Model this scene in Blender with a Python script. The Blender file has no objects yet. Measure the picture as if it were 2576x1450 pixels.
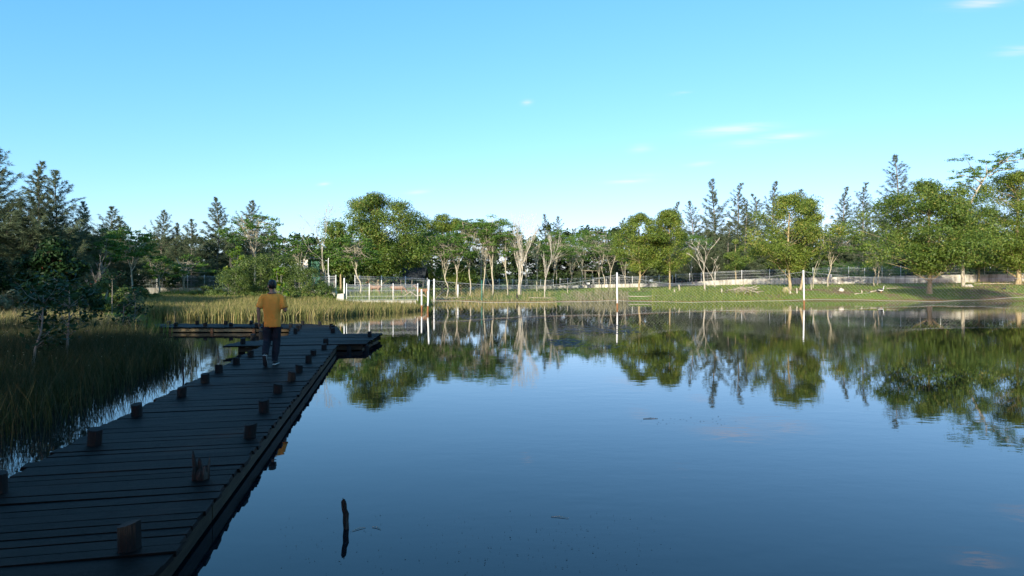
import bpy, bmesh, math, random
import numpy as np
from mathutils import Vector, Matrix

# ------------------------------------------------------------------ camera, sky, sun, exposure
F, CX, YH, HC = 1600.0, 1288.0, 708.0, 1.9      # focal length and horizon in a 2576 px wide frame, eye height over the water
SUN_EL, SUN_AZ = math.radians(14.0), math.radians(22.0)   # sun stands behind the viewer, a little to the left
scene = bpy.context.scene
col = scene.collection

cam_d = bpy.data.cameras.new('camera')
cam = bpy.data.objects.new('camera', cam_d)
col.objects.link(cam)
cam_d.sensor_width = 36.0
cam_d.lens = 36.0 * F / 2576.0
cam_d.shift_y = -17.0 / 2576.0
cam_d.clip_start, cam_d.clip_end = 0.05, 6000
cam.location = (0, 0, HC)
cam.rotation_euler = (math.pi / 2, 0, 0)
scene.camera = cam

world = bpy.data.worlds.new('World')
scene.world = world
world.use_nodes = True
wn, wl = world.node_tree.nodes, world.node_tree.links
wn.clear()
w_out = wn.new('ShaderNodeOutputWorld')
w_bg = wn.new('ShaderNodeBackground')
w_sky = wn.new('ShaderNodeTexSky')
w_sky.sky_type = 'NISHITA'
w_sky.sun_disc = False
w_sky.sun_elevation = SUN_EL
w_sky.sun_rotation = math.pi + SUN_AZ
w_sky.air_density, w_sky.dust_density, w_sky.ozone_density = 1.0, 0.6, 3.0
w_bg.inputs['Strength'].default_value = 0.15
# colour balance of the whole sky (a cyan cast as the photograph has)
w_tint = wn.new('ShaderNodeMix'); w_tint.data_type = 'RGBA'; w_tint.blend_type = 'MULTIPLY'
w_tint.inputs[0].default_value = 1.0
w_tint.inputs[7].default_value = (0.71, 1.40, 1.72, 1)
w_sc = wn.new('ShaderNodeSeparateColor'); w_cc = wn.new('ShaderNodeCombineColor'); wl.new(w_sky.outputs[0], w_sc.inputs[0])
for i_ in (0, 1, 2):
    pw = wn.new('ShaderNodeMath'); pw.operation = 'POWER'; pw.inputs[1].default_value = (1.15, 0.73, 0.75)[i_]
    wl.new(w_sc.outputs[i_], pw.inputs[0]); wl.new(pw.outputs[0], w_cc.inputs[i_])
wl.new(w_cc.outputs[0], w_tint.inputs[6])
# a few thin wisps of cloud, low over the trees and high on the right
w_geo = wn.new('ShaderNodeTexCoord')
w_sep = wn.new('ShaderNodeSeparateXYZ'); wl.new(w_geo.outputs['Generated'], w_sep.inputs[0])
def wmath(op, a, b=None):
    n = wn.new('ShaderNodeMath'); n.operation = op
    for i, v in enumerate((a, b)):
        if v is None: continue
        if isinstance(v, (int, float)): n.inputs[i].default_value = v
        else: wl.new(v, n.inputs[i])
    return n.outputs[0]
w_u = wmath('DIVIDE', w_sep.outputs[0], wmath('MAXIMUM', w_sep.outputs[1], 0.02))
w_v = wmath('DIVIDE', w_sep.outputs[2], wmath('MAXIMUM', w_sep.outputs[1], 0.02))
w_cmb = wn.new('ShaderNodeCombineXYZ')
wl.new(wmath('MULTIPLY', wmath('ADD', w_u, wmath('MULTIPLY', w_v, -1.5)), 9.0), w_cmb.inputs[0]); wl.new(wmath('MULTIPLY', w_v, 120.0), w_cmb.inputs[1])
w_nz = wn.new('ShaderNodeTexNoise'); w_nz.inputs['Scale'].default_value = 1.0; w_nz.inputs['Detail'].default_value = 5
wl.new(w_cmb.outputs[0], w_nz.inputs['Vector'])
mask = None
for (px, py, sx, sy, amp) in ((1850, 326, 85, 11, .9), (1955, 346, 75, 9, .85), (1590, 452, 45, 8, .9), (1612, 374, 26, 9, .5), (1760, 413, 28, 5, .5),
                         (2470, 9, 70, 11, .8), (2556, 128, 45, 11, .5), (1712, 235, 20, 4, .5), (1325, 259, 12, 6, .5), (1880, 360, 60, 8, .45), (1050, 483, 28, 5, .5), (815, 463, 14, 4, .6)):
    u0, v0 = (px - CX) / F, (YH - py) / F
    du = wmath('MULTIPLY', wmath('SUBTRACT', w_u, u0), F / sx)
    dv = wmath('MULTIPLY', wmath('SUBTRACT', wmath('SUBTRACT', w_v, v0), wmath('MULTIPLY', wmath('SUBTRACT', w_u, u0), 0.10)), F / sy)
    g = wmath('MULTIPLY', wmath('POWER', 2.718, wmath('MULTIPLY', wmath('ADD', wmath('MULTIPLY', du, du), wmath('MULTIPLY', dv, dv)), -1.0)), amp)
    mask = g if mask is None else wmath('MAXIMUM', mask, g)
w_m2 = wmath('MULTIPLY', wmath('MULTIPLY', mask, wmath('MAXIMUM', wmath('MULTIPLY_ADD' if False else 'SUBTRACT', w_nz.outputs[0], 0.30), 0.0)), 2.1)
w_m2 = wmath('MINIMUM', w_m2, 0.42)
w_cl = wn.new('ShaderNodeMix'); w_cl.data_type = 'RGBA'
wl.new(w_m2, w_cl.inputs[0]); wl.new(w_tint.outputs[2], w_cl.inputs[6])
w_cl.inputs[7].default_value = (4.6, 4.1, 4.3, 1)
wl.new(w_cl.outputs[2], w_bg.inputs[0])
wl.new(w_bg.outputs[0], w_out.inputs[0])

sun_d = bpy.data.lights.new('sun', 'SUN')
sun_d.energy, sun_d.angle, sun_d.color = 5.0, math.radians(0.53), (1.0, 0.94, 0.78)
sun = bpy.data.objects.new('sun', sun_d)
col.objects.link(sun)
sdir = Vector((math.sin(SUN_AZ) * math.cos(SUN_EL), math.cos(SUN_AZ) * math.cos(SUN_EL), -math.sin(SUN_EL)))
sun.rotation_euler = sdir.to_track_quat('-Z', 'Y').to_euler()

scene.render.engine = 'CYCLES'
vs = scene.view_settings
vs.view_transform, vs.look, vs.exposure, vs.gamma, vs.use_curve_mapping = 'Standard', 'None', 0.8, 1.0, False

# ------------------------------------------------------------------ helpers
rng = np.random.default_rng(7)
random.seed(7)

def tag(o, label=None, cat=None, group=None, kind=None):
    if label: o['label'] = label
    if cat: o['category'] = cat
    if group: o['group'] = group
    if kind: o['kind'] = kind
    return o

def mesh_np(name, v, f, rnd=None, smooth=False):
    """uniform-polygon mesh from arrays; rnd = one float per vertex for colour variation"""
    v = np.asarray(v, np.float32); f = np.asarray(f, np.int32)
    m = bpy.data.meshes.new(name)
    k = f.shape[1]
    m.vertices.add(len(v)); m.vertices.foreach_set('co', v.ravel())
    m.loops.add(f.size); m.loops.foreach_set('vertex_index', f.ravel())
    m.polygons.add(len(f))
    m.polygons.foreach_set('loop_start', np.arange(len(f), dtype=np.int32) * k)
    if smooth: m.polygons.foreach_set('use_smooth', np.ones(len(f), bool))
    if rnd is not None:
        a = m.attributes.new('rnd', 'FLOAT', 'POINT'); a.data.foreach_set('value', np.asarray(rnd, np.float32))
    m.update(calc_edges=True)
    return m

def obj(name, mesh, mat=None, parent=None, loc=None):
    o = bpy.data.objects.new(name, mesh)
    col.objects.link(o)
    if mat is not None and not mesh.materials: mesh.materials.append(mat)
    if parent is not None: o.parent = parent
    if loc is not None: o.location = loc
    return o

def empty(name, loc=(0, 0, 0), rz=0.0):
    o = bpy.data.objects.new(name, None)
    o.empty_display_size = 0.2
    col.objects.link(o); o.location = loc; o.rotation_euler = (0, 0, rz)
    return o

class Geo:
    """collects quads/tris into one mesh (quads only; a triangle repeats no vertex: stored as separate list)"""
    def __init__(s): s.v = []; s.f = []; s.n = 0
    def add(s, v, f):
        v = np.asarray(v, float).reshape(-1, 3)
        s.v.append(v); s.f += [tuple(int(i) + s.n for i in q) for q in f]; s.n += len(v)
    def box(s, c, size, rot=None):
        x, y, z = [d / 2 for d in size]
        v = np.array([(-x, -y, -z), (x, -y, -z), (x, y, -z), (-x, y, -z), (-x, -y, z), (x, -y, z), (x, y, z), (-x, y, z)])
        if rot is not None: v = v @ np.array(rot).T
        s.add(v + np.array(c), [(0, 3, 2, 1), (4, 5, 6, 7), (0, 1, 5, 4), (1, 2, 6, 5), (2, 3, 7, 6), (3, 0, 4, 7)])
    def tube(s, pts, rad, k=6, cap=True, ref=None):
        pts = np.asarray(pts, float); n = len(pts)
        rad = np.broadcast_to(np.asarray(rad, float), (n,)) if np.ndim(rad) < 2 else np.asarray(rad, float)
        t = np.gradient(pts, axis=0); t /= np.linalg.norm(t, axis=1)[:, None] + 1e-9
        if ref is None: ref = np.array((1.0, 0.13, 0.07)) if abs(t[0][0]) < .8 else np.array((0.1, 1.0, 0.05))
        a = ref[None, :] - (t @ ref)[:, None] * t; a /= np.linalg.norm(a, axis=1)[:, None] + 1e-9
        b = np.cross(t, a)
        ang = np.arange(k) * 2 * np.pi / k
        if rad.ndim == 1: ra = rb = rad[:, None]
        else: ra, rb = rad[:, :1], rad[:, 1:2]
        ring = pts[:, None, :] + (np.cos(ang)[None, :] * ra)[..., None] * a[:, None, :] + (np.sin(ang)[None, :] * rb)[..., None] * b[:, None, :]
        f = []
        for i in range(n - 1):
            for j in range(k):
                j2 = (j + 1) % k
                f.append((i * k + j, i * k + j2, (i + 1) * k + j2, (i + 1) * k + j))
        if cap:
            f.append(tuple(range(k))[::-1]); f.append(tuple((n - 1) * k + j for j in range(k)))
        s.add(ring.reshape(-1, 3), f)
    def mesh(s, name, smooth=False):
        m = bpy.data.meshes.new(name)
        m.from_pydata(np.concatenate(s.v).tolist(), [], s.f)
        if smooth: m.polygons.foreach_set('use_smooth', np.ones(len(m.polygons), bool))
        m.update()
        return m

# ---- materials
def nmat(name):
    m = bpy.data.materials.new(name); m.use_nodes = True
    nt = m.node_tree; b = nt.nodes['Principled BSDF']
    return m, nt, b
def ramp(nt, stops):
    r = nt.nodes.new('ShaderNodeValToRGB')
    e = r.color_ramp.elements
    while len(e) < len(stops): e.new(0.5)
    for i, (p, c) in enumerate(stops): e[i].position = p; e[i].color = (*c, 1)
    return r
def noise(nt, scale, detail=4, rough=.55, coord='Object', vscale=None, rand=False):
    tc = nt.nodes.new('ShaderNodeTexCoord')
    n = nt.nodes.new('ShaderNodeTexNoise')
    n.inputs['Scale'].default_value = scale; n.inputs['Detail'].default_value = detail; n.inputs['Roughness'].default_value = rough
    src = tc.outputs[coord]
    if rand:
        oi = nt.nodes.new('ShaderNodeObjectInfo'); ad = nt.nodes.new('ShaderNodeVectorMath'); ad.operation = 'MULTIPLY_ADD'
        cb = nt.nodes.new('ShaderNodeCombineXYZ')
        for i in range(3): nt.links.new(oi.outputs['Random'], cb.inputs[i])
        nt.links.new(cb.outputs[0], ad.inputs[0]); ad.inputs[1].default_value = (37, 53, 71); nt.links.new(src, ad.inputs[2]); src = ad.outputs[0]
    if vscale:
        mp = nt.nodes.new('ShaderNodeMapping'); mp.inputs['Scale'].default_value = vscale
        nt.links.new(src, mp.inputs[0]); src = mp.outputs[0]
    nt.links.new(src, n.inputs['Vector'])
    return n
def bump(nt, b, h, strength, dist):
    bp = nt.nodes.new('ShaderNodeBump'); bp.inputs['Strength'].default_value = strength; bp.inputs['Distance'].default_value = dist
    nt.links.new(h, bp.inputs['Height']); nt.links.new(bp.outputs[0], b.inputs['Normal'])
def noisy(name, stops, scale, rough=.8, vscale=None, bs=.3, bd=.02, detail=5, rand=False, spec=.3, coord='Object'):
    m, nt, b = nmat(name)
    n = noise(nt, scale, detail, .6, coord, vscale, rand)
    r = ramp(nt, stops); nt.links.new(n.outputs[0], r.inputs[0]); nt.links.new(r.outputs[0], b.inputs['Base Color'])
    b.inputs['Roughness'].default_value = rough; b.inputs['Specular IOR Level'].default_value = spec
    if bs: bump(nt, b, n.outputs[0], bs, bd)
    return m
def leafmat(name, stops, rough=.5, trans=.3, spec=.35):
    """leaf colour from the per-leaf random number; part of the light passes through"""
    m, nt, b = nmat(name)
    at = nt.nodes.new('ShaderNodeAttribute'); at.attribute_name = 'rnd'
    oi = nt.nodes.new('ShaderNodeObjectInfo')
    md = nt.nodes.new('ShaderNodeMath'); md.operation = 'MULTIPLY_ADD'; md.inputs[1].default_value = .16
    nt.links.new(oi.outputs['Random'], md.inputs[0]); nt.links.new(at.outputs['Fac'], md.inputs[2])
    sb = nt.nodes.new('ShaderNodeMath'); sb.operation = 'SUBTRACT'; sb.inputs[1].default_value = .08; nt.links.new(md.outputs[0], sb.inputs[0])
    r = ramp(nt, stops); nt.links.new(sb.outputs[0], r.inputs[0])
    nt.links.new(r.outputs[0], b.inputs['Base Color'])
    b.inputs['Roughness'].default_value = rough; b.inputs['Specular IOR Level'].default_value = spec
    tr = nt.nodes.new('ShaderNodeBsdfTranslucent'); nt.links.new(r.outputs[0], tr.inputs[0])
    mx = nt.nodes.new('ShaderNodeMixShader'); mx.inputs[0].default_value = trans
    nt.links.new(b.outputs[0], mx.inputs[1]); nt.links.new(tr.outputs[0], mx.inputs[2])
    nt.links.new(mx.outputs[0], nt.nodes['Material Output'].inputs[0])
    return m

M = {}
M['bark_pale'] = noisy('bark_pale', [(.25, (.20, .17, .12)), (.5, (.38, .33, .24)), (.8, (.48, .43, .33))], 6, .85, (1, 1, .35))
M['bark_white'] = noisy('bark_white', [(.25, (.26, .22, .17)), (.5, (.46, .41, .33)), (.8, (.56, .51, .43))], 6, .8, (1, 1, .35))
M['bark_tan'] = noisy('bark_tan', [(.25, (.15, .11, .06)), (.55, (.34, .26, .14)), (.8, (.42, .35, .22))], 7, .9, (1, 1, .3))
M['bark_grey'] = noisy('bark_grey', [(.25, (.10, .085, .07)), (.55, (.22, .19, .155)), (.8, (.32, .29, .24))], 7, .9, (1, 1, .3))
M['leaf_broad'] = leafmat('leaf_broad', [(0, (.042, .085, .014)), (.45, (.105, .170, .026)), (.8, (.18, .235, .04)), (.97, (.30, .27, .07))], .5, .4)
M['leaf_olive'] = leafmat('leaf_olive', [(0, (.058, .098, .014)), (.45, (.14, .20, .028)), (.8, (.22, .27, .042)), (.97, (.34, .29, .07))], .5, .4)
M['leaf_feather'] = leafmat('leaf_feather', [(0, (.045, .095, .016)), (.5, (.090, .180, .025)), (1, (.17, .26, .04))], .55, .4)
M['leaf_casuarina'] = leafmat('leaf_casuarina', [(0, (.042, .062, .034)), (.5, (.092, .122, .062)), (1, (.155, .18, .09))], .6, .25, .2)
M['leaf_shrub'] = leafmat('leaf_shrub', [(0, (.042, .075, .016)), (.5, (.10, .15, .028)), (1, (.19, .23, .055))], .5, .3)
M['leaf_fig'] = leafmat('leaf_fig', [(0, (.06, .12, .015)), (.5, (.13, .22, .02)), (.93, (.24, .30, .04)), (1, (.55, .40, .03))], .4, .4)
M['leaf_pale'] = leafmat('leaf_pale', [(0, (.07, .085, .04)), (.5, (.14, .16, .08)), (1, (.24, .24, .13))], .45, .3)
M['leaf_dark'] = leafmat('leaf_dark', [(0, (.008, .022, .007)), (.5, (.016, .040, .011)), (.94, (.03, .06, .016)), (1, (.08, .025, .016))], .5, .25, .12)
M['leaf_wood_shade'] = leafmat('leaf_wood_shade', [(0, (.010, .020, .008)), (.5, (.026, .046, .014)), (1, (.06, .085, .024))], .6, .2, .2)  # dark base colour carries the shade under the canopy
M['reed'] = leafmat('reed', [(0, (.075, .10, .024)), (.35, (.18, .185, .052)), (.7, (.34, .26, .10)), (1, (.46, .34, .19))], .6, .3, .25)
M['reed_green'] = leafmat('reed_green', [(0, (.07, .11, .018)), (.5, (.15, .20, .03)), (1, (.28, .26, .07))], .6, .3, .25)
M['reed_grey'] = leafmat('reed_grey', [(0, (.10, .095, .05)), (.5, (.22, .20, .11)), (1, (.36, .32, .20))], .6, .3, .25)
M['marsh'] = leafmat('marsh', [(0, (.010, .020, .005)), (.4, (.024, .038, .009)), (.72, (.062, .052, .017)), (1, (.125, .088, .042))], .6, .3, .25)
M['lawn'] = leafmat('lawn', [(0, (.08, .14, .02)), (.5, (.16, .23, .035)), (1, (.30, .30, .09))], .6, .3, .25)
M['dead_wood'] = noisy('dead_wood', [(.2, (.16, .12, .085)), (.5, (.34, .28, .21)), (.8, (.50, .44, .35))], 5, .9, (1, 1, 3), rand=True)
M['cut_wood'] = noisy('cut_wood', [(.2, (.36, .27, .16)), (.8, (.60, .48, .32))], 9, .9)
M['litter'] = noisy('litter', [(.2, (.10, .055, .03)), (.8, (.30, .18, .10))], 9, .9)
M['stone'] = noisy('stone', [(.2, (.34, .30, .23)), (.55, (.50, .46, .38)), (.8, (.60, .57, .50))], 3, .9, bs=.6, bd=.05)
M['hay'] = noisy('hay', [(.2, (.22, .18, .09)), (.8, (.42, .36, .20))], 14, .95, bs=1, bd=.05)
M['shoe_dark'] = noisy('shoe_dark', [(.3, (.012, .012, .014)), (.7, (.03, .03, .033))], 30, .7)
M['rubber_white'] = noisy('rubber_white', [(.3, (.42, .42, .40)), (.7, (.6, .6, .57))], 20, .6, bs=0)
M['skin'] = noisy('skin', [(.3, (.22, .115, .07)), (.7, (.29, .155, .10))], 12, .5, bs=0)
M['hair'] = noisy('hair', [(.3, (.006, .005, .005)), (.7, (.018, .015, .013))], 60, .45, (1, 1, .2), bs=.8, bd=.004)
M['eye'] = noisy('eye', [(.3, (.02, .015, .012)), (.7, (.03, .02, .016))], 5, .2, bs=0)
M['lip'] = noisy('lip', [(.3, (.18, .07, .05)), (.7, (.22, .09, .07))], 9, .5, bs=0)
M['strap'] = noisy('strap', [(.3, (.02, .018, .024)), (.7, (.045, .04, .05))], 30, .7, bs=0)
M['white_paint'] = noisy('white_paint', [(.2, (.42, .40, .36)), (.45, (.70, .68, .64)), (.8, (.80, .79, .77))], 5, .5, bs=.1, bd=.005)
M['rust'] = noisy('rust', [(.2, (.07, .03, .015)), (.5, (.22, .095, .04)), (.8, (.36, .20, .10))], 18, .9, bs=.4, bd=.005)
M['metal'] = noisy('metal', [(.2, (.34, .35, .35)), (.8, (.55, .56, .56))], 9, .45, bs=0, spec=.5)
M['wire'] = noisy('wire', [(.2, (.26, .27, .26)), (.8, (.48, .48, .46))], 3, .5, bs=0, spec=.5)
M['green_metal'] = noisy('green_metal', [(.2, (.02, .10, .07)), (.8, (.04, .17, .12))], 6, .5, bs=0)
M['green_net'] = noisy('green_net', [(.2, (.03, .10, .07)), (.8, (.07, .18, .12))], 6, .8, bs=.2)
M['rope'] = noisy('rope', [(.2, (.55, .53, .48)), (.8, (.82, .80, .76))], 12, .8, bs=.2, bd=.004)
M['roof_dark'] = noisy('roof_dark', [(.2, (.016, .02, .024)), (.8, (.045, .05, .055))], 4, .6, bs=.1)
M['gable'] = noisy('gable', [(.2, (.20, .16, .10)), (.8, (.34, .28, .18))], 6, .85)
M['peeling'] = noisy('peeling', [(.36, (.34, .12, .07)), (.44, (.70, .64, .54)), (.62, (.72, .68, .60)), (.7, (.20, .16, .13))], 4.5, .9, bs=.5, bd=.02)
M['deer'] = noisy('deer', [(.3, (.17, .09, .05)), (.7, (.28, .16, .09))], 6, .9, bs=0)
M['antler'] = noisy('antler', [(.3, (.22, .17, .11)), (.7, (.34, .27, .18))], 6, .8, bs=0)
M['feather_white'] = noisy('feather_white', [(.3, (.62, .60, .57)), (.7, (.78, .77, .75))], 16, .8, bs=0)
M['feather_dark'] = noisy('feather_dark', [(.3, (.015, .015, .015)), (.7, (.06, .055, .05))], 16, .6, bs=0)
M['bill'] = noisy('bill', [(.3, (.45, .16, .03)), (.7, (.55, .22, .05))], 6, .5, bs=0)
M['algae'] = noisy('algae', [(.3, (.05, .055, .06)), (.7, (.12, .11, .11))], 8, .8, bs=0)

# concrete with dark run marks down the face
m, nt, b = nmat('concrete')
n1 = noise(nt, 1.2, 6, .65, 'Object'); n2 = noise(nt, 3.2, 4, .6, 'Object', (1, 1, .10))
r1 = ramp(nt, [(.25, (.30, .27, .22)), (.5, (.48, .45, .38)), (.75, (.58, .56, .49))]); r2 = ramp(nt, [(.36, (.42, .39, .34)), (.56, (1, 1, 1))])
mx = nt.nodes.new('ShaderNodeMix'); mx.data_type = 'RGBA'; mx.blend_type = 'MULTIPLY'; mx.inputs[0].default_value = .8
nt.links.new(n1.outputs[0], r1.inputs[0]); nt.links.new(n2.outputs[0], r2.inputs[0])
nt.links.new(r1.outputs[0], mx.inputs[6]); nt.links.new(r2.outputs[0], mx.inputs[7]); nt.links.new(mx.outputs[2], b.inputs['Base Color'])
b.inputs['Roughness'].default_value = .9; bump(nt, b, n1.outputs[0], .4, .03)
M['concrete'] = m

# old planks: grain along the board, worn pale scratches, each board its own tone
def plankmat(name, c0, c1, c2):
    m, nt, b = nmat(name)
    n1 = noise(nt, 1.0, 8, .7, 'Object', (2.5, 40, 40), True); n2 = noise(nt, 2.0, 5, .6, 'Object', (1, 1.5, 1), True)
    n3 = noise(nt, 1.0, 6, .7, 'Object', (5, 70, 70), True)
    r = ramp(nt, [(.25, c0), (.55, c1), (.78, c2)]); nt.links.new(n1.outputs[0], r.inputs[0])
    r2 = ramp(nt, [(.3, (.62, .62, .66)), (.7, (1.25, 1.2, 1.12))]); nt.links.new(n2.outputs[0], r2.inputs[0])
    mx = nt.nodes.new('ShaderNodeMix'); mx.data_type = 'RGBA'; mx.blend_type = 'MULTIPLY'; mx.inputs[0].default_value = 1
    nt.links.new(r.outputs[0], mx.inputs[6]); nt.links.new(r2.outputs[0], mx.inputs[7])
    oi = nt.nodes.new('ShaderNodeObjectInfo'); ro = ramp(nt, [(0, (.45, .43, .45)), (.5, (.9, .9, .9)), (1, (1.7, 1.6, 1.5))]); nt.links.new(oi.outputs['Random'], ro.inputs[0])
    mx2 = nt.nodes.new('ShaderNodeMix'); mx2.data_type = 'RGBA'; mx2.blend_type = 'MULTIPLY'; mx2.inputs[0].default_value = 1
    nt.links.new(mx.outputs[2], mx2.inputs[6]); nt.links.new(ro.outputs[0], mx2.inputs[7])
    rs = ramp(nt, [(.655, (0, 0, 0)), (.74, (1, 1, 1))]); nt.links.new(n3.outputs[0], rs.inputs[0])
    mx3 = nt.nodes.new('ShaderNodeMix'); mx3.data_type = 'RGBA'; nt.links.new(rs.outputs[0], mx3.inputs[0])
    nt.links.new(mx2.outputs[2], mx3.inputs[6]); mx3.inputs[7].default_value = (.10, .09, .085, 1)
    nt.links.new(mx3.outputs[2], b.inputs['Base Color'])
    b.inputs['Roughness'].default_value = .58; b.inputs['Specular IOR Level'].default_value = .07
    bump(nt, b, n1.outputs[0], .8, .006)
    return m
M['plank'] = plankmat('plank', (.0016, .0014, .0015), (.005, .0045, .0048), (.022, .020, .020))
M['beam_shade'] = plankmat('beam_shade', (.02, .017, .013), (.045, .038, .026), (.10, .085, .06))  # beam wood with the shade of the near decks in its colour
M['beam'] = plankmat('beam', (.10, .075, .04), (.19, .145, .08), (.30, .24, .15))  # same wood in a paler, sunlit colour for the far boardwalk
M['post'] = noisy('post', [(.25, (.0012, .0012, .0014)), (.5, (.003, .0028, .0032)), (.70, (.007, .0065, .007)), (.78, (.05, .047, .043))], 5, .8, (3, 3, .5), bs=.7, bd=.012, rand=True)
M['rotten'] = noisy('rotten', [(.25, (.006, .005, .0045)), (.55, (.018, .014, .012)), (.75, (.085, .075, .064))], 7, .9, (4, 4, .6), bs=.9, bd=.015)

def cloth(name, c0, c1, fold=.6):
    m, nt, b = nmat(name)
    n = noise(nt, 4, 3, .5, 'Object', (1.4, 1.4, .7)); n2 = noise(nt, 160, 2)
    r = ramp(nt, [(.3, c0), (.7, c1)]); nt.links.new(n.outputs[0], r.inputs[0]); nt.links.new(r.outputs[0], b.inputs['Base Color'])
    ad = nt.nodes.new('ShaderNodeMath'); ad.operation = 'MULTIPLY_ADD'; ad.inputs[1].default_value = .05
    nt.links.new(n2.outputs[0], ad.inputs[0]); nt.links.new(n.outputs[0], ad.inputs[2])
    b.inputs['Roughness'].default_value = .9; b.inputs['Specular IOR Level'].default_value = .15
    bump(nt, b, ad.outputs[0], fold, .06)
    return m
M['shirt'] = cloth('shirt', (.66, .26, .04), (.74, .30, .055))
M['trousers'] = cloth('trousers', (.010, .012, .018), (.02, .022, .03))

# ------------------------------------------------------------------ terrain
shore_px = [-3000, -600, 0, 200, 340, 500, 700, 870, 1040, 1075, 1110, 1300, 1500, 1800, 2050, 2300, 2576, 4000, 6000]
shore_d = [26, 24, 24, 26, 31, 36, 37, 39.5, 43, 50, 56, 58.5, 60, 61, 61.5, 62, 60.5, 56, 50]
zb_px = [-3000, 0, 500, 800, 1000, 1100, 1400, 1605, 1890, 2230, 2576, 6000]
zb_v = [.7, .7, .8, .95, .85, .75, .78, 1.02, 1.47, 1.7, 1.95, 2.2]
def hnoise(x, y):
    return (np.sin(x * .9 + 1.3 * np.sin(y * .53)) * np.cos(y * .8 + .7 * np.sin(x * .41)) + .5 * np.sin(x * 2.3 + y * 1.7)) * .5
marsh_line = [(4.0, -5.0), (6.18, -5.3), (7.2, -5.5), (8.4, -5.75), (12.06, -6.95), (14.4, -7.4), (15.8, -7.8), (17.2, -9.3), (21.4, -12.4), (27, -18), (40, -30)]
def marsh_x(y): return np.interp(y, [p[0] for p in marsh_line], [p[1] for p in marsh_line])
def terrain(x, y):
    x = np.asarray(x, float); y = np.asarray(y, float)
    ys = np.maximum(y, 1.0)
    px = np.where(y > 2, CX + F * x / ys, 0)
    S = np.interp(px, shore_px, shore_d); zb = np.interp(px, zb_px, zb_v)
    d = y - S + .6 * hnoise(x * .6, y * .6)
    up = zb * (1 - np.exp(-np.maximum(d, 0) / 6.5)) + .012 * np.clip(d, 0, 1)
    zf = np.where(d > 0, up, np.maximum(d * .15, -1.2)) + np.where(d > 1.5, .045, 0) * hnoise(x, y)
    # marsh on the left
    e = marsh_x(y) - 1.0 - x
    zm = np.where((y > 2) & (y < 34), np.clip(e * .05, -1.2, .09) , -1.2)
    # the bank the viewer stands on
    e2 = 2.3 - y + .35 * hnoise(x, 0 * y)
    zn = np.where(e2 > 0, .17 * (1 - np.exp(-e2 / 1.2)) + np.clip(-y - 3, 0, 60) * .012, np.maximum(e2 * .4, -1.2))
    e3 = np.abs(x) - 70
    zs = np.where(y < 60, np.clip(e3 * .06, -1.2, 1.2), -1.2)
    return np.maximum(np.maximum(zf, zm), np.maximum(zn, zs))

xs = np.concatenate([[-1500, -700, -400, -250, -170, -120, -95], np.arange(-80, 80.1, .8), [95, 120, 170, 250, 400, 700, 1500]])
ys_ = np.concatenate([[-900, -400, -200, -110, -70, -45], np.arange(-30, 0, 1.5), np.arange(0, 110, .8), [114, 120, 130, 150, 180, 230, 320, 500, 900, 2000]])
gx, gy = np.meshgrid(xs, ys_)
gz = terrain(gx, gy)
nx, ny = len(xs), len(ys_)
idx = np.arange(nx * ny).reshape(ny, nx)
gm = mesh_np('ground', np.stack([gx, gy, gz], -1).reshape(-1, 3),
             np.stack([idx[:-1, :-1], idx[:-1, 1:], idx[1:, 1:], idx[1:, :-1]], -1).reshape(-1, 4), smooth=True)
m, nt, b = nmat('ground')
geo = nt.nodes.new('ShaderNodeNewGeometry'); sp = nt.nodes.new('ShaderNodeSeparateXYZ'); nt.links.new(geo.outputs['Position'], sp.inputs[0])
n1 = noise(nt, .16, 5, .6); n2 = noise(nt, 2.2, 6, .7); n3 = noise(nt, 9, 5, .7)
rg = ramp(nt, [(.25, (.08, .13, .02)), (.5, (.155, .215, .035)), (.75, (.24, .27, .06))]); nt.links.new(n2.outputs[0], rg.inputs[0])
rd = ramp(nt, [(.3, (.12, .07, .04)), (.55, (.24, .155, .09)), (.75, (.36, .27, .17))]); nt.links.new(n3.outputs[0], rd.inputs[0])
ad = nt.nodes.new('ShaderNodeMath'); ad.operation = 'MULTIPLY_ADD'; ad.inputs[1].default_value = .35
nt.links.new(n2.outputs[0], ad.inputs[0]); nt.links.new(n1.outputs[0], ad.inputs[2])
# bare trodden earth under the trees on the right
px_ = nt.nodes.new('ShaderNodeMapRange'); px_.inputs[1].default_value = 12; px_.inputs[2].default_value = 34; px_.inputs[3].default_value = 0; px_.inputs[4].default_value = .055
nt.links.new(sp.outputs[0], px_.inputs[0])
ad2 = nt.nodes.new('ShaderNodeMath'); ad2.operation = 'ADD'; nt.links.new(ad.outputs[0], ad2.inputs[0]); nt.links.new(px_.outputs[0], ad2.inputs[1])
rf = ramp(nt, [(.72, (0, 0, 0)), (.82, (1, 1, 1))]); nt.links.new(ad2.outputs[0], rf.inputs[0])
mx = nt.nodes.new('ShaderNodeMix'); mx.data_type = 'RGBA'; nt.links.new(rf.outputs[0], mx.inputs[0]); nt.links.new(rg.outputs[0], mx.inputs[6]); nt.links.new(rd.outputs[0], mx.inputs[7])
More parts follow.
